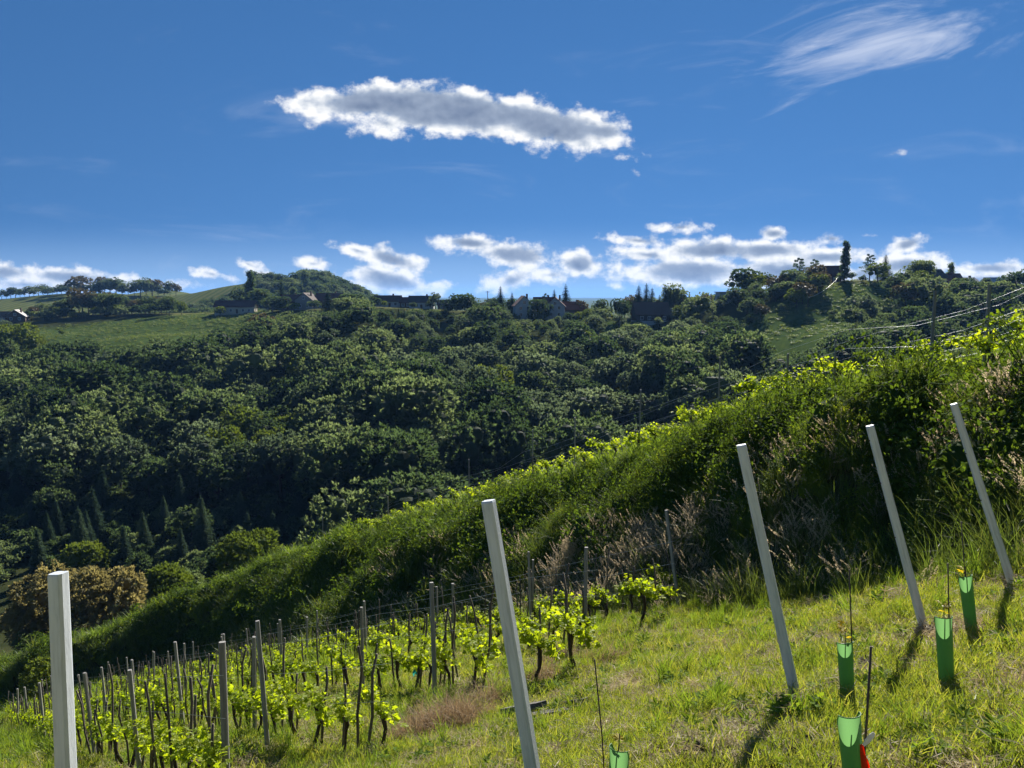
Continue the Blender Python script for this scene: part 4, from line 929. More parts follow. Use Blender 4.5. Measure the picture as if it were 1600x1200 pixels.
for k, ((tu, tv), (bu, bv), lb) in enumerate(POSTS):
    D = 2.0 / np.linalg.norm(ray(tu, tv) - ray(bu, bv)); Bp = Vector(ray(bu, bv) * D); Tp = Vector(ray(tu, tv) * D)
    gz = H(Bp.x, Bp.y)
    Lp = (Tp - Bp).length; ax = (Tp - Bp).normalized()
    o = empty('vineyard_post', Bp); o.rotation_mode = 'QUATERNION'
    q = quat_to(ax); o.rotation_quaternion = q
    yaw = Matrix.Rotation(math.radians((-24, 14, 12, 10, 8)[k]), 4, 'Z')
    me = post_mesh('shaft', Lp, PW[k], PW[k] * 1.05, M['post']); me.transform(yaw); child('shaft', me, o)
    for z in (Lp * .93, Lp * .72, Lp * .45):
        child('wire_hole_shade', dowel_me, o, location=yaw @ Vector((.008, -PW[k] * 1.04 + .004, z)), rotation_euler=(0, 0, math.radians(10)))
    # earth heaped round the foot
    tag(o, lb, 'post', 'grey leaning end posts of the new planting')

# ------------------------------------------------------------------ lobed vine leaf
def leaf_poly(sz=1.0):
    a = np.radians([-90, -60, -25, 5, 25, 50, 72, 90, 108, 130, 155, 175, 205, 240]); r = np.array([.18, .62, .80, .62, .92, .70, .85, 1.05, .85, .70, .92, .62, .80, .62])
    V = [(0, 0, .0)] + [(math.cos(x) * q * .5 * sz, (math.sin(x) * q * .5 + .05) * sz, -.10 * q * q * sz + (.05 * sz if i % 2 else 0)) for i, (x, q) in enumerate(zip(a, r))]
    n = len(a); return np.array(V), [(0, 1 + i, 1 + (i + 1) % n) for i in range(n)]
LV, LT = leaf_poly()
def put_leaf(mb, P, D, N, sz, rnd, mat=0):
    D = unit(D); S = unit(np.cross(D, N)); N = np.cross(S, D); Mx = np.stack([S, D, N], 1)
    mb.add(P + D * sz * .45 + (LV * sz) @ Mx.T, LT, rnd, mat)
leaf_one = MB(); leaf_one.add(LV, LT, .5); LEAF_ME = [leaf_one.mesh('leaf', M['vine_leaf'])]
leaf_two = MB(); leaf_two.add(LV, LT, .85); LEAF_ME.append(leaf_two.mesh('leaf', M['vine_leaf']))
# grapevine: gnarled trunk, two canes along the wire, shoots with leaves.  Local x runs along the row.
VT, VC, VF = [], [], []
for i in range(5):
    n = 7; z = np.linspace(-.08, .54, n); x = np.cumsum(rng.normal(0, .03, n)) * (1 if i else 1.6); y = np.cumsum(rng.normal(0, .02, n)); x -= x[0]; y -= y[0]
    mb = MB(); r_ = .026 * np.array([1.35, 1.0, 1.15, .95, 1.05, 1.3, 1.55]) * rng.uniform(.85, 1.2); mb.tube(np.stack([x, y, z], 1), r_, 7)
    for k in range(3): a = rng.uniform(0, 6.28); mb.tube([(x[-2], y[-2], z[-2]), (x[-1] + .05 * math.cos(a), y[-1] + .04 * math.sin(a), z[-1] + rng.uniform(-.02, .08))], [.022, .014], 5)
    VT.append(mb.mesh('trunk', M['vine_bark']))
    VC.append((x[-1], y[-1]))
CANE, SHOOTS = [], []
for i in range(6):
    for sg in (1,):
        mb = MB(); e = np.linspace(0, 1, 5); L = rng.uniform(.38, .5); mb.tube(np.stack([L * e, .02 * np.sin(e * 5), .54 + .10 * np.sin(e * 2.2) - .02 * e], 1), .0075 - .004 * e, 5); CANE.append((mb.mesh('cane', M['vine_bark']), L))
for i in range(7):
    leaves = []
    for k in range(rng.integers(17, 22)):
        b = np.array([rng.uniform(-.46, .46), rng.normal(0, .02), .60 + rng.normal(0, .02)]); hh = rng.uniform(.08, .27); d_ = unit(np.array([rng.normal(0, .3), rng.normal(0, .3), 1.0])) 
        if rng.random() < .2: d_ = unit(np.array([rng.normal(0, .5), rng.normal(0, .5), -.7])); hh *= .6
        m_ = rng.integers(5, 9)
        for j in range(m_):
            f_ = (j + .6) / m_; a = j * 2.6 + rng.uniform(0, 1); o_ = np.array([math.cos(a), math.sin(a), .2]); leaves.append((b + d_ * hh * f_, o_ + rdir(1)[0] * .4 + [0, 0, -.25], unit(np.array([0, 0, .7]) + rdir(1)[0] * .8), rng.uniform(.09, .155) * (1.1 - .45 * f_), rng.random()))
    SHOOTS.append(leaves)
    mb = MB()
    for P_, D_, N_, s_, r_ in leaves: put_leaf(mb, P_, D_, N_, s_, r_)
    VF.append(mb.mesh('foliage', M['vine_leaf']))
ORD = ['first', 'second', 'third', 'fourth', 'fifth', 'sixth', 'seventh', 'eighth', 'ninth', 'tenth', 'eleventh', 'twelfth', 'thirteenth', 'fourteenth', 'fifteenth', 'sixteenth']
ROWANG = math.atan2((NN - .06 * DD)[1], (NN - .06 * DD)[0])
stake_me = []
for i in range(4):
    mb = MB(); b = rng.normal(0, .012, 4); mb.tube(np.stack([b, b[::-1], [-.25, .4, .8, 1.0]], 1), [.020, .019, .018, .016], 6); stake_me.append(mb.mesh('stake', M['stake']))
old_me = [post_mesh('shaft', 1.0, .036, .036, M['old_post']) for i in range(2)]
def stake(P, h, label, group, lean=.05, thick=1.0):
    o = bpy.data.objects.new('vine_stake', stake_me[rng.integers(4)]); COL.objects.link(o); o.location = P; o.scale = (thick, thick, h)
    o.rotation_euler = (rng.normal(0, lean), rng.normal(0, lean), rng.uniform(0, 6)); return tag(o, label, 'stake', group)
def old_post(P, h, label, group, lean=(0, 0), thick=1.0, rz=None):
    o = bpy.data.objects.new('vineyard_post', old_me[rng.integers(2)]); COL.objects.link(o); o.location = P; o.scale = (thick, thick, h)
    o.rotation_euler = (lean[0], lean[1], rng.uniform(-.3, .3) if rz is None else rz); return tag(o, label, 'post', group)
def vine(P, label, group, leaf_parts=False, k=1.0):
    o = empty('grapevine', P, ROWANG + (math.pi if rng.random() < .5 else 0) + rng.normal(0, .1), k); i = rng.integers(5); tag(o, label, 'grapevine', group)
    child('trunk', VT[i], o)
    cx, cy_ = VC[i]
    c1, c2 = CANE[rng.integers(6)][0], CANE[rng.integers(6)][0]
    child('cane', c1, o, location=(cx, cy_, 0)); child('cane', c2, o, location=(cx, cy_, 0), rotation_euler=(0, 0, math.pi))
    j = rng.integers(7)
    if leaf_parts:
        for P_, D_, N_, s_, r_ in SHOOTS[j]:
            D_ = unit(D_); S = unit(np.cross(D_, N_)); N_ = np.cross(S, D_)
            c = child('leaf', LEAF_ME[int(r_ > .5)], o); c.matrix_local = Matrix.Translation(P_ + D_ * s_ * .45 + np.array([cx, cy_, 0])) @ Matrix(np.stack([S, D_, N_], 1).tolist()).to_4x4() @ Matrix.Scale(s_, 4)
    else:
        c = child('foliage', VF[j], o, location=(cx, cy_, 0)); c['kind'] = 'stuff'
    return o
def wire(pts_, r, label, group, mat='wire', name='trellis_wire'):
    mb = MB(); mb.tube(pts_, r, 4, cap=False); o = mb.obj(name, M[mat]); return tag(o, label, 'wire', group)
ROWS = [  # first s, first t, last t, name
 (1.8, 8.3, 40, 'the lowest vine row'),
 (3.6, 8.2, 46, 'the second lower vine row'),
 (6.4, 9.8, 46, 'the third lower vine row'),
 (9.15, 10.6, 48, 'the fourth lower vine row'),
 (12.1, 11.4, 44, 'the bank foot row')]
def nth(i): return ORD[i] if i < len(ORD) else None
for ri, (s0, t0, t1, rn) in enumerate(ROWS):
    t = t0 + .3; i = 0
    sr = lambda t_: s0 - .06 * (t_ - 10.8)
    while t < t1:
        if rng.random() > .03:
            xy = ST(sr(t) + rng.normal(0, .05), t); P = gp(*xy); u, v = proj(P); r_ = math.hypot(*xy)
            if u > -40 and v < 1310:
                w_ = nth(i); lb = f'grapevine, {w_} from the right end of {rn}' if w_ else f'small far grapevine towards the left end of {rn}'
                vine(P, lb, f'grapevines, {rn}'[:60], r_ < 13.5, rng.uniform(.9, 1.12))
                tall = rng.random() < .3
                w2 = f'beside the {w_} vine from the right of {rn}' if w_ else f'in the far left part of {rn}'
                xy2 = ST(sr(t) + rng.normal(0, .03), t + rng.choice([-.09, .09])); stake(gp(*xy2), rng.uniform(1.5, 1.9) if tall else rng.uniform(1.0, 1.4), f'thin stake {w2}', f'stakes, {rn}'[:60], .06)
                i += 1
                if rng.random() < .12: stake(gp(*ST(sr(t + .4) + rng.normal(0, .03), t + .4)), rng.uniform(1.2, 1.8), f'thin stake {w2.replace("beside", "left of")}', f'stakes, {rn}'[:60], .05)
        t += rng.uniform(.62, .85)
    tp = t0 + 4.6; j = 0
    while tp < t1:
        P = gp(*ST(sr(tp), tp)); u, v = proj(P)
        if u > -20 and v < 1300:
            old_post(P, rng.uniform(1.75, 2.0), f'weathered post standing {ORD[j]} from the right within {rn}', f'posts, {rn}'[:60], (rng.normal(0, .03), rng.normal(0, .03)), .85); j += 1
        tp += rng.uniform(4.2, 5.2)
    for hz in (.62, 1.1, 1.6):
        tt = np.arange(t0 - (.2 if ri else 0), t1, 2.0); xy = ST(sr(tt), tt); pz_ = H(xy[:, 0], xy[:, 1]) + hz
        wire(np.stack([xy[:, 0], xy[:, 1], pz_], 1), .0022, f'thin trellis wire at {("cane", "middle", "top")[(.62, 1.1, 1.6).index(hz)]} height along {rn}', f'wires, {rn}'[:60])
# end posts of the lower rows
def px_post(tp, bt, L, lb, thick=1.0, P=None):
    D = L / np.linalg.norm(ray(*tp) - ray(*bt)); Bp = Vector(ray(*bt) * D); Tp = Vector(ray(*tp) * D); g_ = gp(Bp.x, Bp.y); dz = g_.z - Bp.z
    Bp.z += dz; ax = Tp - Bp
    o = bpy.data.objects.new('vineyard_post', old_me[0]); COL.objects.link(o); o.location = Bp; o.scale = (thick, thick, ax.length); o.rotation_mode = 'QUATERNION'; o.rotation_quaternion = quat_to(ax)
    return tag(o, lb, 'post', 'weathered end posts of the lower vine rows')
px_post((347, 1003), (356, 1290), 2.1, 'tall weathered post at the right end of the lowest vine row', 1.1)
px_post((402, 970), (418, 1160), 1.8, 'weathered post in the second vine row from the bottom, left of four thick vines', .85)
px_post((674, 910), (680, 1095), 2.0, 'weathered end post standing upright behind the reddish dead grass')
px_post((916, 855), (913, 1018), 2.0, 'weathered end post upright in front of the plume grass')
px_post((1041, 797), (1062, 937), 2.0, 'weathered end post leaning left at the foot of the bank', .9)
px_post((826, 862), (830, 985), 1.9, 'thin dark post left of the plume grass', .7)
for (tu, tv, bu, bv, h, lb) in ((735, 930, 760, 1060, 1.7, 'thin stake leaning left right of the reddish grass'), (882, 895, 893, 1050, 1.7, 'dark stake with a vine left of the upright end post'), (845, 950, 842, 1062, 1.3, 'short stake at the vine left of the leaning dark stake'), (1040, 858, 1058, 945, 1.3, 'thin stake just left of the post leaning at the foot of the bank'), (973, 890, 974, 960, 1.1, 'thin stake right of the upright end post by the plumes'), (700, 950, 716, 1068, 1.5, 'thin stake left of the leaning stake behind the reddish grass')):
    P = hit(bu, bv); r0_ = ray(tu, tv); Dp = P.dot(Vector(_F)); Tp = Vector(r0_ * Dp); o = bpy.data.objects.new('vine_stake', stake_me[0]); COL.objects.link(o); o.location = P; ax = Tp - P; o.scale = (1, 1, ax.length); o.rotation_mode = 'QUATERNION'; o.rotation_quaternion = quat_to(ax); tag(o, lb, 'stake', 'stakes at the row ends')
# extra vines at the near row ends, where the photograph shows stout old stocks
for (u, v, lb) in ((762, 1062, 'old vine with a bent black trunk beside the stake leaning left'), (842, 1068, 'leafy vine right of the middle grey post'), (893, 1052, 'vine on the dark stake left of the upright end post'), (1000, 975, 'vine at the upper end of the row by the plume grass'), (1050, 948, 'last vine with yellow leaves at the foot of the bank')):
    vine(hit(u, v), lb, 'vines at the row ends', True, 1.15)
tie = MB(); tie.cards(np.array([[0, 0, 0.], [.03, .01, -.04], [-.02, .02, -.05]]), rdir(3) + [0, 0, 1.5], rdir(3), .13, .05, .2); o = tie.obj('plant_tie', M['teal']); o.location = hit(648, 1085); o.location.z += .45; tag(o, 'turquoise plant tie hanging on the vine by the upright end post', 'plant tie')

# ------------------------------------------------------------------ upper vineyard on the plateau above the bank
def solve_t(u, sc):
    tt = np.linspace(2, 90, 1200); xy = ST(s_crest(tt) + sc, tt); q = proj(np.stack([xy[:, 0], xy[:, 1], H(xy[:, 0], xy[:, 1])], 1)); return tt[int(np.argmin(np.abs(q[:, 0] - u)))]
UP = ((505, 765), (607, 732), (733, 683), (832, 658), (898, 628), (1000, 608), (1120, 548), (1228, 552), (1300, 540), (1450, 450), (1536, 446))
for j, (u, vt) in enumerate(UP):
    t = solve_t(u, .6); P = gp(*ST(s_crest(t) + .6, t)); D = P.dot(Vector(_F)); h = min(2.5, max(1.5, (proj(P)[1] - vt) * D / 1200))
    old_post(P, h, f'grey trellis post above the bank crest, {ORD[j]} from the left', 'trellis posts above the bank', (0, 0), .75 if u < 1400 else .9)
for sc, rn, ts, te in ((.5, 'the first vine row above the bank', 5, 50), (2.8, 'the second vine row above the bank', 5, 50)):
    t = ts; i = 0
    while t < te:
        P = gp(*ST(s_crest(t) + sc, t)); vine(P, f'grapevine with yellow leaves, {nth(i)} from the right in {rn}' if nth(i) else f'distant yellow leaved grapevine towards the left of {rn}', f'grapevines, {rn}', False, rng.uniform(1.15, 1.45)); i += 1
        if rng.random() < .12: stake(gp(*ST(s_crest(t) + sc, t + .15)), rng.uniform(1.2, 1.7), f'thin stake in {rn}', f'stakes, {rn}', .04)
        t += rng.uniform(.8, 1.4)
    for hz in (.75, 1.2, 1.7):
        tt = np.arange(1.5, te, 2.0); xy = ST(s_crest(tt) + sc, tt); wire(np.stack([xy[:, 0], xy[:, 1], H(xy[:, 0], xy[:, 1]) + hz], 1), .0026, f'trellis wire {int(hz * 100)} centimetres above the ground along {rn}', f'wires, {rn}')

# ------------------------------------------------------------------ young vines in green tubes
def tube_guard(name, r0, r1, Hh, notch):
    mb = MB(); n = 28; a = np.arange(n) / n * 2 * np.pi; m = 7; V = []
    for i in range(m):
        f_ = i / (m - 1); r = r0 + (r1 - r0) * f_
        for j in range(n):
            fr = math.cos(a[j] + math.pi / 2); cut = notch * max(0., (fr - .15) / .85) ** .5 if fr > .15 else 0
            V.append((math.cos(a[j]) * r, math.sin(a[j]) * r * .92, f_ * (Hh - cut)))
    V = np.array(V); T = []
    for i in range(m - 1):
        for j in range(n):
            A_, B_ = i * n + j, i * n + (j + 1) % n; T += [(A_, B_, B_ + n), (A_, B_ + n, A_ + n)]
    mb.add(V, T, smooth=True)
    # turned rim
    mb.tube(np.vstack([V[-n:], V[-n:][:1]]) * [1.02, 1.02, 1], .003, 5, cap=False)
    return mb.mesh(name, M['tube'])
TUBES = [  # top px, foot px, label, leaves
 ((1326, 1115), (1336, 1246), 'green plastic grow tube beside the orange tag at the bottom edge', 0),
 ((1320, 1003), (1324, 1086), 'green grow tube with yellow leaves on top, left of the thin dark rod', 4),
 ((1474, 963), (1479, 1068), 'green grow tube at the foot of the second post from the right', 3),
 ((1508, 899), (1518, 986), 'green grow tube farthest back, left of the rightmost post', 2),
 ((968, 1168), (962, 1300), 'green grow tube cut off by the bottom edge, below the plank', 1)]
for k, ((tu, tv), (bu, bv), lb, nl) in enumerate(TUBES):
    P = hit(bu, bv); D = P.dot(Vector(_F)); Tp = Vector(ray(tu, tv) * D); ax = Tp - P; Hh = ax.length
    o = empty('grow_tube', P); o.rotation_mode = 'QUATERNION'; o.rotation_quaternion = quat_to(ax)
    tb = child('sleeve', tube_guard('sleeve', .048, .055, Hh, .075 if k != 1 else .03), o)
    toward = math.atan2(-P.y, -P.x) ; tb.rotation_euler = (0, 0, toward + math.pi / 2 + rng.normal(0, .15))
    mb = MB(); mb.tube([(.05, -.02, Hh * .55), (-.05, -.02, Hh * .55)], .0025, 4); 
    tag(o, lb, 'grow tube', 'green grow tubes over the young vines')
    y = empty('young_vine', P); y.rotation_mode = 'QUATERNION'; y.rotation_quaternion = quat_to(ax)
    mb = MB(); mb.tube([(0, 0, 0), (.01, 0, Hh * .6), (0, .01, Hh + (.08 if nl else -.05))], [.006, .005, .003], 5); child('stem', mb.mesh('stem', M['bark']), y)
    for i in range(nl):
        a = rng.uniform(0, 6.28); D_ = unit(np.array([math.cos(a), math.sin(a), .5])); N_ = unit(np.array([0, 0, 1.]) + rdir(1)[0] * .7); S = unit(np.cross(D_, N_)); N_ = np.cross(S, D_); s_ = rng.uniform(.06, .09)
        if i == 0:
            ym = MB(); ym.add(LV, LT, rng.random()); yme = ym.mesh('leaf', M['young_leaf'])
        c = child('leaf', yme, y); c.matrix_local = Matrix.Translation(np.array([0, 0, Hh + .03 + .03 * i]) + D_ * .02) @ Matrix(np.stack([S, D_, N_], 1).tolist()).to_4x4() @ Matrix.Scale(s_, 4)
    tag(y, f'young vine with {("no leaf showing", "one leaf tip", "two small leaves", "three yellow leaves", "four yellow leaves")[nl]} in the tube {("beside the orange tag", "left of the thin dark rod", "by the second post from the right", "left of the rightmost post", "below the plank")[k]}', 'young vine')
def rod(tp, bt, r, lb, mat='rust', extra=0):
    P = hit(*bt); D = P.dot(Vector(_F)); Tp = Vector(ray(*tp) * D); mb = MB(); d_ = Tp - P
    mb.tube([(0, 0, -.1), (d_.x * .5 + .004, d_.y * .5, d_.z * .5), tuple(d_)], r, 6); o = mb.obj('plant_stake', M[mat]); o.location = P; return tag(o, lb, 'stake', 'thin rods marking the young vines'), P, d_
rod((1327, 890), (1332, 1080), .0045, 'thin rusty rod beside the leafy green tube')
rod((1361, 1010), (1345, 1240), .006, 'dark rod carrying the white label and orange ribbon')
rod((1481, 880), (1483, 1066), .0045, 'thin rod against the green tube by the second post from the right')
rod((1502, 815), (1512, 984), .0045, 'thin rod above the farthest green tube')
rod((929, 1030), (950, 1270), .0045, 'thin dark rod standing alone below the plank')
# label and ribbon on the dark rod
Pr = hit(1345, 1240); Dr = Pr.dot(Vector(_F)) * .985; mt = empty('marker_tag', Vector(ray(1352, 1165) * Dr))
k_ = Dr / 1200
def strip(pts_, w, th, name, mat):
    mb = MB(); P = np.array(pts_, float); n = len(P); V = []
    for i in range(n):
        t_ = P[min(i + 1, n - 1)] - P[max(i - 1, 0)]; sdv = unit(np.cross(t_, [0, 1, 0])); wi = w[i] if hasattr(w, '__len__') else w
        for y_ in (-th, th):
            V += [P[i] - sdv * wi / 2 + [0, y_, 0], P[i] + sdv * wi / 2 + [0, y_, 0]]
    T = []
    for i in range(n - 1):
        a = i * 4; b = a + 4
        for (p_, q_) in ((0, 1), (3, 2), (2, 0), (1, 3)): T += [(a + p_, a + q_, b + q_), (a + p_, b + q_, b + p_)]
    T += [(0, 2, 3), (0, 3, 1)]; e = (n - 1) * 4; T += [(e, e + 1, e + 3), (e, e + 3, e + 2)]
    mb.add(V, T, smooth=False); return child(name, mb.mesh(name, M[mat]), mt)
strip([(-3 * k_, 0, -.5 * k_), (2 * k_, -.004, 8 * k_), (8 * k_, -.006, 17 * k_), (12 * k_, -.004, 22 * k_)], [4 * k_, 9 * k_, 9 * k_, 5 * k_], .0012, 'white_label', 'white_label')
strip([(-6 * k_, 0, 2 * k_), (-5 * k_, -.01, -12 * k_), (-2 * k_, -.015, -28 * k_), (2 * k_, -.01, -48 * k_), (4 * k_, 0, -70 * k_)], [5 * k_, 8 * k_, 10 * k_, 13 * k_, 14 * k_], .001, 'ribbon', 'ribbon')
strip([(-5 * k_, .01, 0), (-1 * k_, .008, -16 * k_), (5 * k_, .004, -34 * k_), (9 * k_, .01, -56 * k_)], [4 * k_, 6 * k_, 8 * k_, 8 * k_], .001, 'ribbon', 'ribbon')
tag(mt, 'white label and orange red ribbon tied to the dark rod at the bottom edge', 'plant tag')
# weathered planks lying beside the middle post
def plank(pa, pb, w, th, lb, lift=0.0):
    A_, B_ = hit(*pa), hit(*pb); d_ = B_ - A_; o = empty('plank', A_ + Vector((0, 0, th + lift))); o.rotation_euler = d_.to_track_quat('X', 'Z').to_euler()
    mb = MB(); L = d_.length
    mb.box(0, L, -w / 2, w / 2, -th / 2, th / 2)
    me = mb.mesh('plank', M['plank']); v = np.empty(24); me.vertices.foreach_get('co', v)
    ob = bpy.data.objects.new('plank', me); COL.objects.link(ob); ob.matrix_world = o.matrix_basis; bpy.data.objects.remove(o)
    bv = ob.modifiers.new('bevel', 'BEVEL'); bv.width = .006; bv.segments = 2
    return tag(ob, lb, 'plank', 'weathered planks lying on the lawn')
plank((800, 1116), (918, 1101), .12, .035, 'upper weathered plank lying right of the middle grey post', .03)
plank((812, 1126), (892, 1114), .10, .04, 'lower weathered plank lying right of the middle grey post')
plank((790, 1124), (846, 1116), .16, .07, 'short thick pale plank end beside the middle grey post', .05)

# ------------------------------------------------------------------ houses on the ridge
def wmat(n, c): return solid_mat(n, [tuple(x * .85 for x in c), c], 3, .85, spec=.2)
HM = {'white': wmat('white_render', (.50, .50, .48)), 'cream': wmat('cream_render', (.52, .47, .36)), 'dark': wmat('dark_timber', (.07, .05, .04)), 'brown': wmat('brown_timber', (.13, .085, .06)), 'grey': wmat('grey_render', (.30, .28, .26)),
      'r_red': wmat('dark_red_tiles', (.13, .055, .045)), 'r_dark': wmat('dark_tiles', (.09, .065, .055)), 'r_brown': wmat('brown_tiles', (.15, .085, .06)), 'r_orange': wmat('orange_tiles', (.34, .12, .06)), 'r_pale': wmat('pale_roof_sheet', (.50, .47, .45)), 'glass': None}
mg, g = newmat('window_glass'); p = g.n('ShaderNodeBsdfPrincipled'); p.inputs['Base Color'].default_value = (.03, .035, .045, 1); p.inputs['Roughness'].default_value = .08; finish(g, p.outputs[0]); HM['glass'] = mg
win = MB(); win.box(-.5, .5, -.02, .04, -.62, .62); WIN_ME = win.mesh('window', HM['glass'])
fr = MB()
for (x0, x1, z0, z1) in ((-.6, -.5, -.72, .72), (.5, .6, -.72, .72), (-.5, .5, .62, .72), (-.5, .5, -.72, -.62), (-.04, .04, -.62, .62)): fr.box(x0, x1, -.05, .03, z0, z1)
FR_ME = fr.mesh('frame', M['white_paint'])
def house(u, Y, w, d, h, rh, yaw, ridge, wall, roof, label, nwin=3, floors=1, chimney=True, base=None, dz=0.0):
    P = at_depth(u, Y); o = empty('house', P + Vector((0, 0, dz)), yaw)
    mb = MB(); mb.box(-w / 2, w / 2, -d / 2, d / 2, -3, h)
    R_ = MB(); oh = .5; th = .18
    if ridge == 'flat': R_.box(-w / 2 - oh, w / 2 + oh, -d / 2 - oh, d / 2 + oh, h + .003, h + .3)
    else:
        ln, sp_ = (w, d) if ridge == 'x' else (d, w); k = rh / (sp_ / 2); a = sp_ / 2 + oh
        for e in (-1, 1):        # gable wall
            q = [(e * ln / 2, -sp_ / 2, h), (e * ln / 2, sp_ / 2, h), (e * ln / 2, 0, h + rh)]; q = [(x, y, z) if ridge == 'x' else (-y, x, z) for x, y, z in q]; mb.add(q, [(0, 1, 2)])
        V = []
        for x in (-ln / 2 - oh, ln / 2 + oh): V += [(x, -a, h - oh * k + .02), (x, 0, h + rh + .02), (x, a, h - oh * k + .02), (x, a, h - oh * k + .02 + th), (x, 0, h + rh + .02 + th), (x, -a, h - oh * k + .02 + th)]
        V = [(x, y, z) if ridge == 'x' else (-y, x, z) for x, y, z in V]; T = []
        for i in range(6): j = (i + 1) % 6; T += [(i, j, j + 6), (i, j + 6, i + 6)]
        T += [(0, 1, 4), (0, 4, 5), (1, 2, 3), (1, 3, 4), (6, 10, 7), (6, 11, 10), (7, 9, 8), (7, 10, 9)]; R_.add(V, T)
    child('wall', mb.mesh('wall', HM[wall]), o); ro = child('roof', R_.mesh('roof', HM[roof]), o)
    if base: bb = MB(); bb.box(-w / 2 - .04, w / 2 + .04, -d / 2 - .04, d / 2 + .04, -3, 1.0); child('plinth', bb.mesh('plinth', HM[base]), o)
    if chimney and ridge != 'flat': c = MB(); c.box(w * .18, w * .18 + .7, -.35, .35, h + rh * .5, h + rh + .9); child('chimney', c.mesh('chimney', HM['brown']), ro)
    for f_ in range(floors):
        for i in range(nwin):
            x = (-w / 2) + w * (i + .7) / (nwin + .4); z = 1.55 + f_ * 2.5 + (.5 if base else 0)
            if i == nwin // 2 and f_ == 0 and nwin > 2:
                dm = MB(); dm.box(x - .5, x + .5, -d / 2 - .06, -d / 2 + .02, .0, 2.1); child('door', dm.mesh('door', HM['brown']), o); continue
            if z + .7 > h: continue
            wi = child('window', WIN_ME, o, location=(x, -d / 2 - .03, z)); child('frame', FR_ME, wi)
    if ridge == 'y':
        wi = child('window', WIN_ME, o, location=(0, -d / 2 - .03, h + rh * .3)); child('frame', FR_ME, wi)
    tag(o, label, 'house'); return o
house(368, 388, 19, 8, 3.4, 2.9, .06, 'x', 'cream', 'r_red', 'long cream farmhouse with dark red roof above the shaded meadow', 6)
house(455, 384, 9, 8, 4.2, 3.2, .2, 'x', 'brown', 'r_red', 'dark brown farmhouse with red roof left of the gabled one', 3)
house(480, 378, 9, 9, 4.4, 3.4, -.15, 'y', 'grey', 'r_dark', 'grey house with its gable to the front among the dark farmhouses', 2, 1)
house(516, 384, 13, 8, 4.4, 3.4, .1, 'x', 'brown', 'r_red', 'wide dark farmhouse behind the large spruce', 4)
house(606, 356, 12, 7, 2.9, 2.4, -.03, 'x', 'white', 'r_brown', 'low white farm building at the left of the white row', 4)
house(634, 352, 5, 6, 2.6, 2.2, .05, 'x', 'brown', 'r_red', 'small red roofed shed between the two white farm buildings', 2, chimney=False)
house(659, 352, 11, 7, 3.3, 2.6, .04, 'x', 'white', 'r_dark', 'white farm building with dark roof right of the small red shed', 5)
house(694, 346, 6, 5, 2.4, 2.0, .1, 'x', 'brown', 'r_dark', 'small dark shed at the right end of the white farm row', 2, chimney=False)
house(817, 308, 7, 9, 5.2, 3.6, .12, 'y', 'white', 'r_red', 'white gabled house at the left of the ridge hamlet', 2, 2)
house(850, 316, 8, 8, 4.8, 3.2, .0, 'x', 'white', 'r_red', 'red roofed house between the two white gables', 3, 1)
house(868, 309, 7.5, 9, 4.8, 3.4, -.08, 'y', 'white', 'r_red', 'white gabled house left of the orange roofed annexe', 2, 2)
house(894, 312, 9, 7, 3.4, 2.8, .1, 'x', 'brown', 'r_orange', 'annexe with bright orange roof beside the white gabled house', 3)
house(1017, 292, 12.5, 9, 3.6, 4.2, .05, 'x', 'dark', 'r_brown', 'dark brown chalet with big roof and white plinth on the ridge', 4, 1, base='white')
house(1078, 302, 6, 5, 3.2, 2.0, .1, 'x', 'cream', 'r_orange', 'small pale building half hidden by trees right of the chalet', 2, chimney=False)
house(1142, 291, 10, 6, 3.0, 0, .0, 'flat', 'white', 'r_pale', 'flat roofed white building left of the knoll', 3)
house(1296, 299, 8, 7, 3.6, 3.2, -.4, 'x', 'dark', 'r_red', 'dark house with red roof left of the tall poplar', 2, chimney=False)
house(1448, 312, 11, 8, 3.4, 3.2, .2, 'x', 'white', 'r_dark', 'white house with dark roof on the right skyline', 4)
house(1478, 316, 9, 8, 3.4, 2.8, -.1, 'x', 'brown', 'r_red', 'brown house below the leaning poplar on the right skyline', 3)
house(1508, 318, 8, 7, 2.6, 2.2, .3, 'x', 'cream', 'r_pale', 'house with pale sunlit roof left of the small spruce', 2)
house(1556, 320, 9, 7, 2.6, 2.2, -.2, 'x', 'cream', 'r_pale', 'house with pale roof at the right end of the skyline', 3)
house(24, 398, 9, 8, 2.8, 3.2, .35, 'y', 'brown', 'r_pale', 'small house with pale roof at the left edge above the meadow', 2)
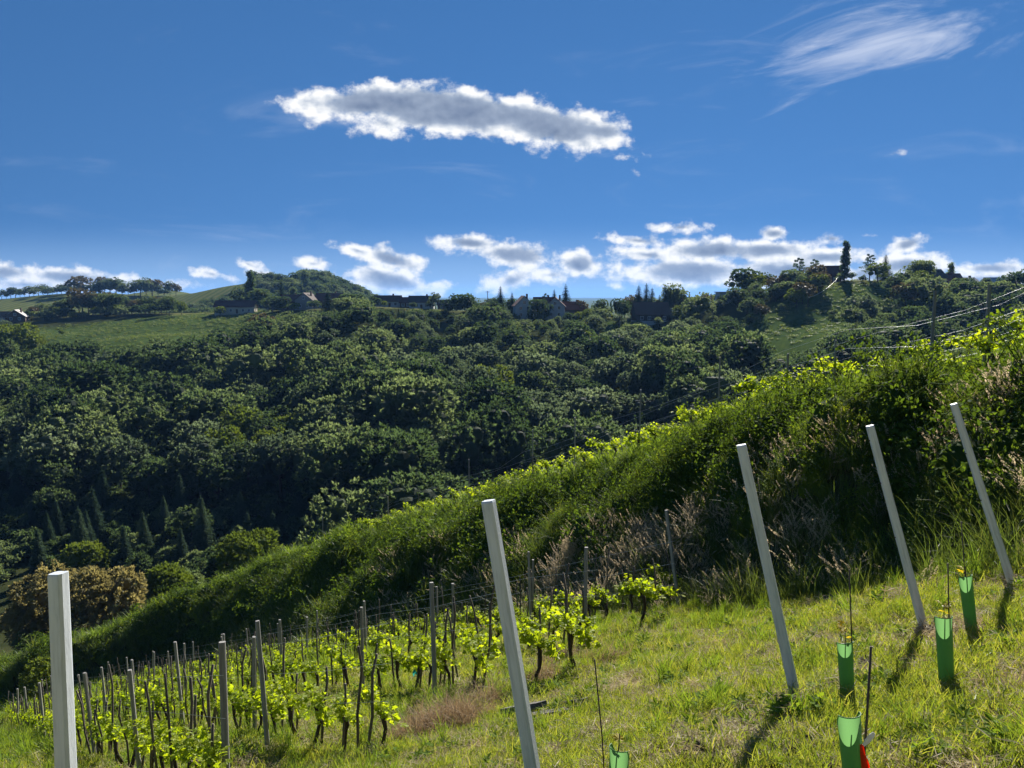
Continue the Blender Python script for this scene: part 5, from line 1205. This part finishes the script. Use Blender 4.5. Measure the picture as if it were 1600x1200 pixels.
house(4, 402, 6, 6, 2.6, 2.4, .2, 'x', 'cream', 'r_brown', 'house cut off by the left edge above the meadow', 2, chimney=False)

# ------------------------------------------------------------------ poles and cable
def pole(u, Y, vt, r, lb, arms=True, name='utility_pole'):
    P = at_depth(u, Y); h = max(3.0, (proj(P)[1] - vt) * Y / 1200); o = empty(name, P); mb = MB(); mb.tube([(0, 0, -.5), (0, 0, h * .5), (0, 0, h)], [r * 1.2, r, r * .8], 8); child('pole', mb.mesh('pole', M['stake']), o)
    if arms: mb = MB(); mb.box(-.9, .9, -.07, .07, h - .5, h - .34); child('crossarm', mb.mesh('crossarm', M['stake']), o)
    tag(o, lb, 'pole'); return P, h
pole(762, 326, 455, .16, 'utility pole standing on the ridge right of the white farm row')
pole(722, 338, 464, .14, 'shorter utility pole on the ridge near the white farm row')
P1, h1 = pole(1263, 255, 488, .18, 'short dark pole at the lower end of the sunlit cable', False, 'cable_pole'); P2, h2 = pole(1313, 287, 443, .15, 'pole at the upper end of the sunlit cable', False, 'cable_pole')
A_ = P1 + Vector((0, 0, h1)); B_ = P2 + Vector((0, 0, h2)); e = np.linspace(0, 1, 60)
wire([tuple(A_.lerp(B_, f_) - Vector((0, 0, 2.6 * 4 * f_ * (1 - f_) * .6))) for f_ in e], .05, 'pale sagging cable shining in the sun over the knoll meadow', None, 'cable', 'cable')  # sun glint put into the pale colour and extra thickness

# ------------------------------------------------------------------ air
lowest = float(Vg[:, 2].min()); highest = 62.0
hz = MB(); hz.box(-9200, 9200, -9200, 9200, lowest - 1.0, highest)
mh, g = newmat('haze'); pv = g.n('ShaderNodeVolumePrincipled'); pv.inputs['Color'].default_value = (.22, .48, 1.0, 1); pv.inputs['Density'].default_value = .00008; pv.inputs['Anisotropy'].default_value = .2
o_ = g.n('ShaderNodeOutputMaterial'); g.nt.links.new(pv.outputs[0], o_.inputs['Volume'])
ho = hz.obj('haze', mh); tag(ho, 'thin blue air over the valley', kind='stuff')
print('terrain z', lowest, float(Vg[:, 2].max()), 'size', 0)
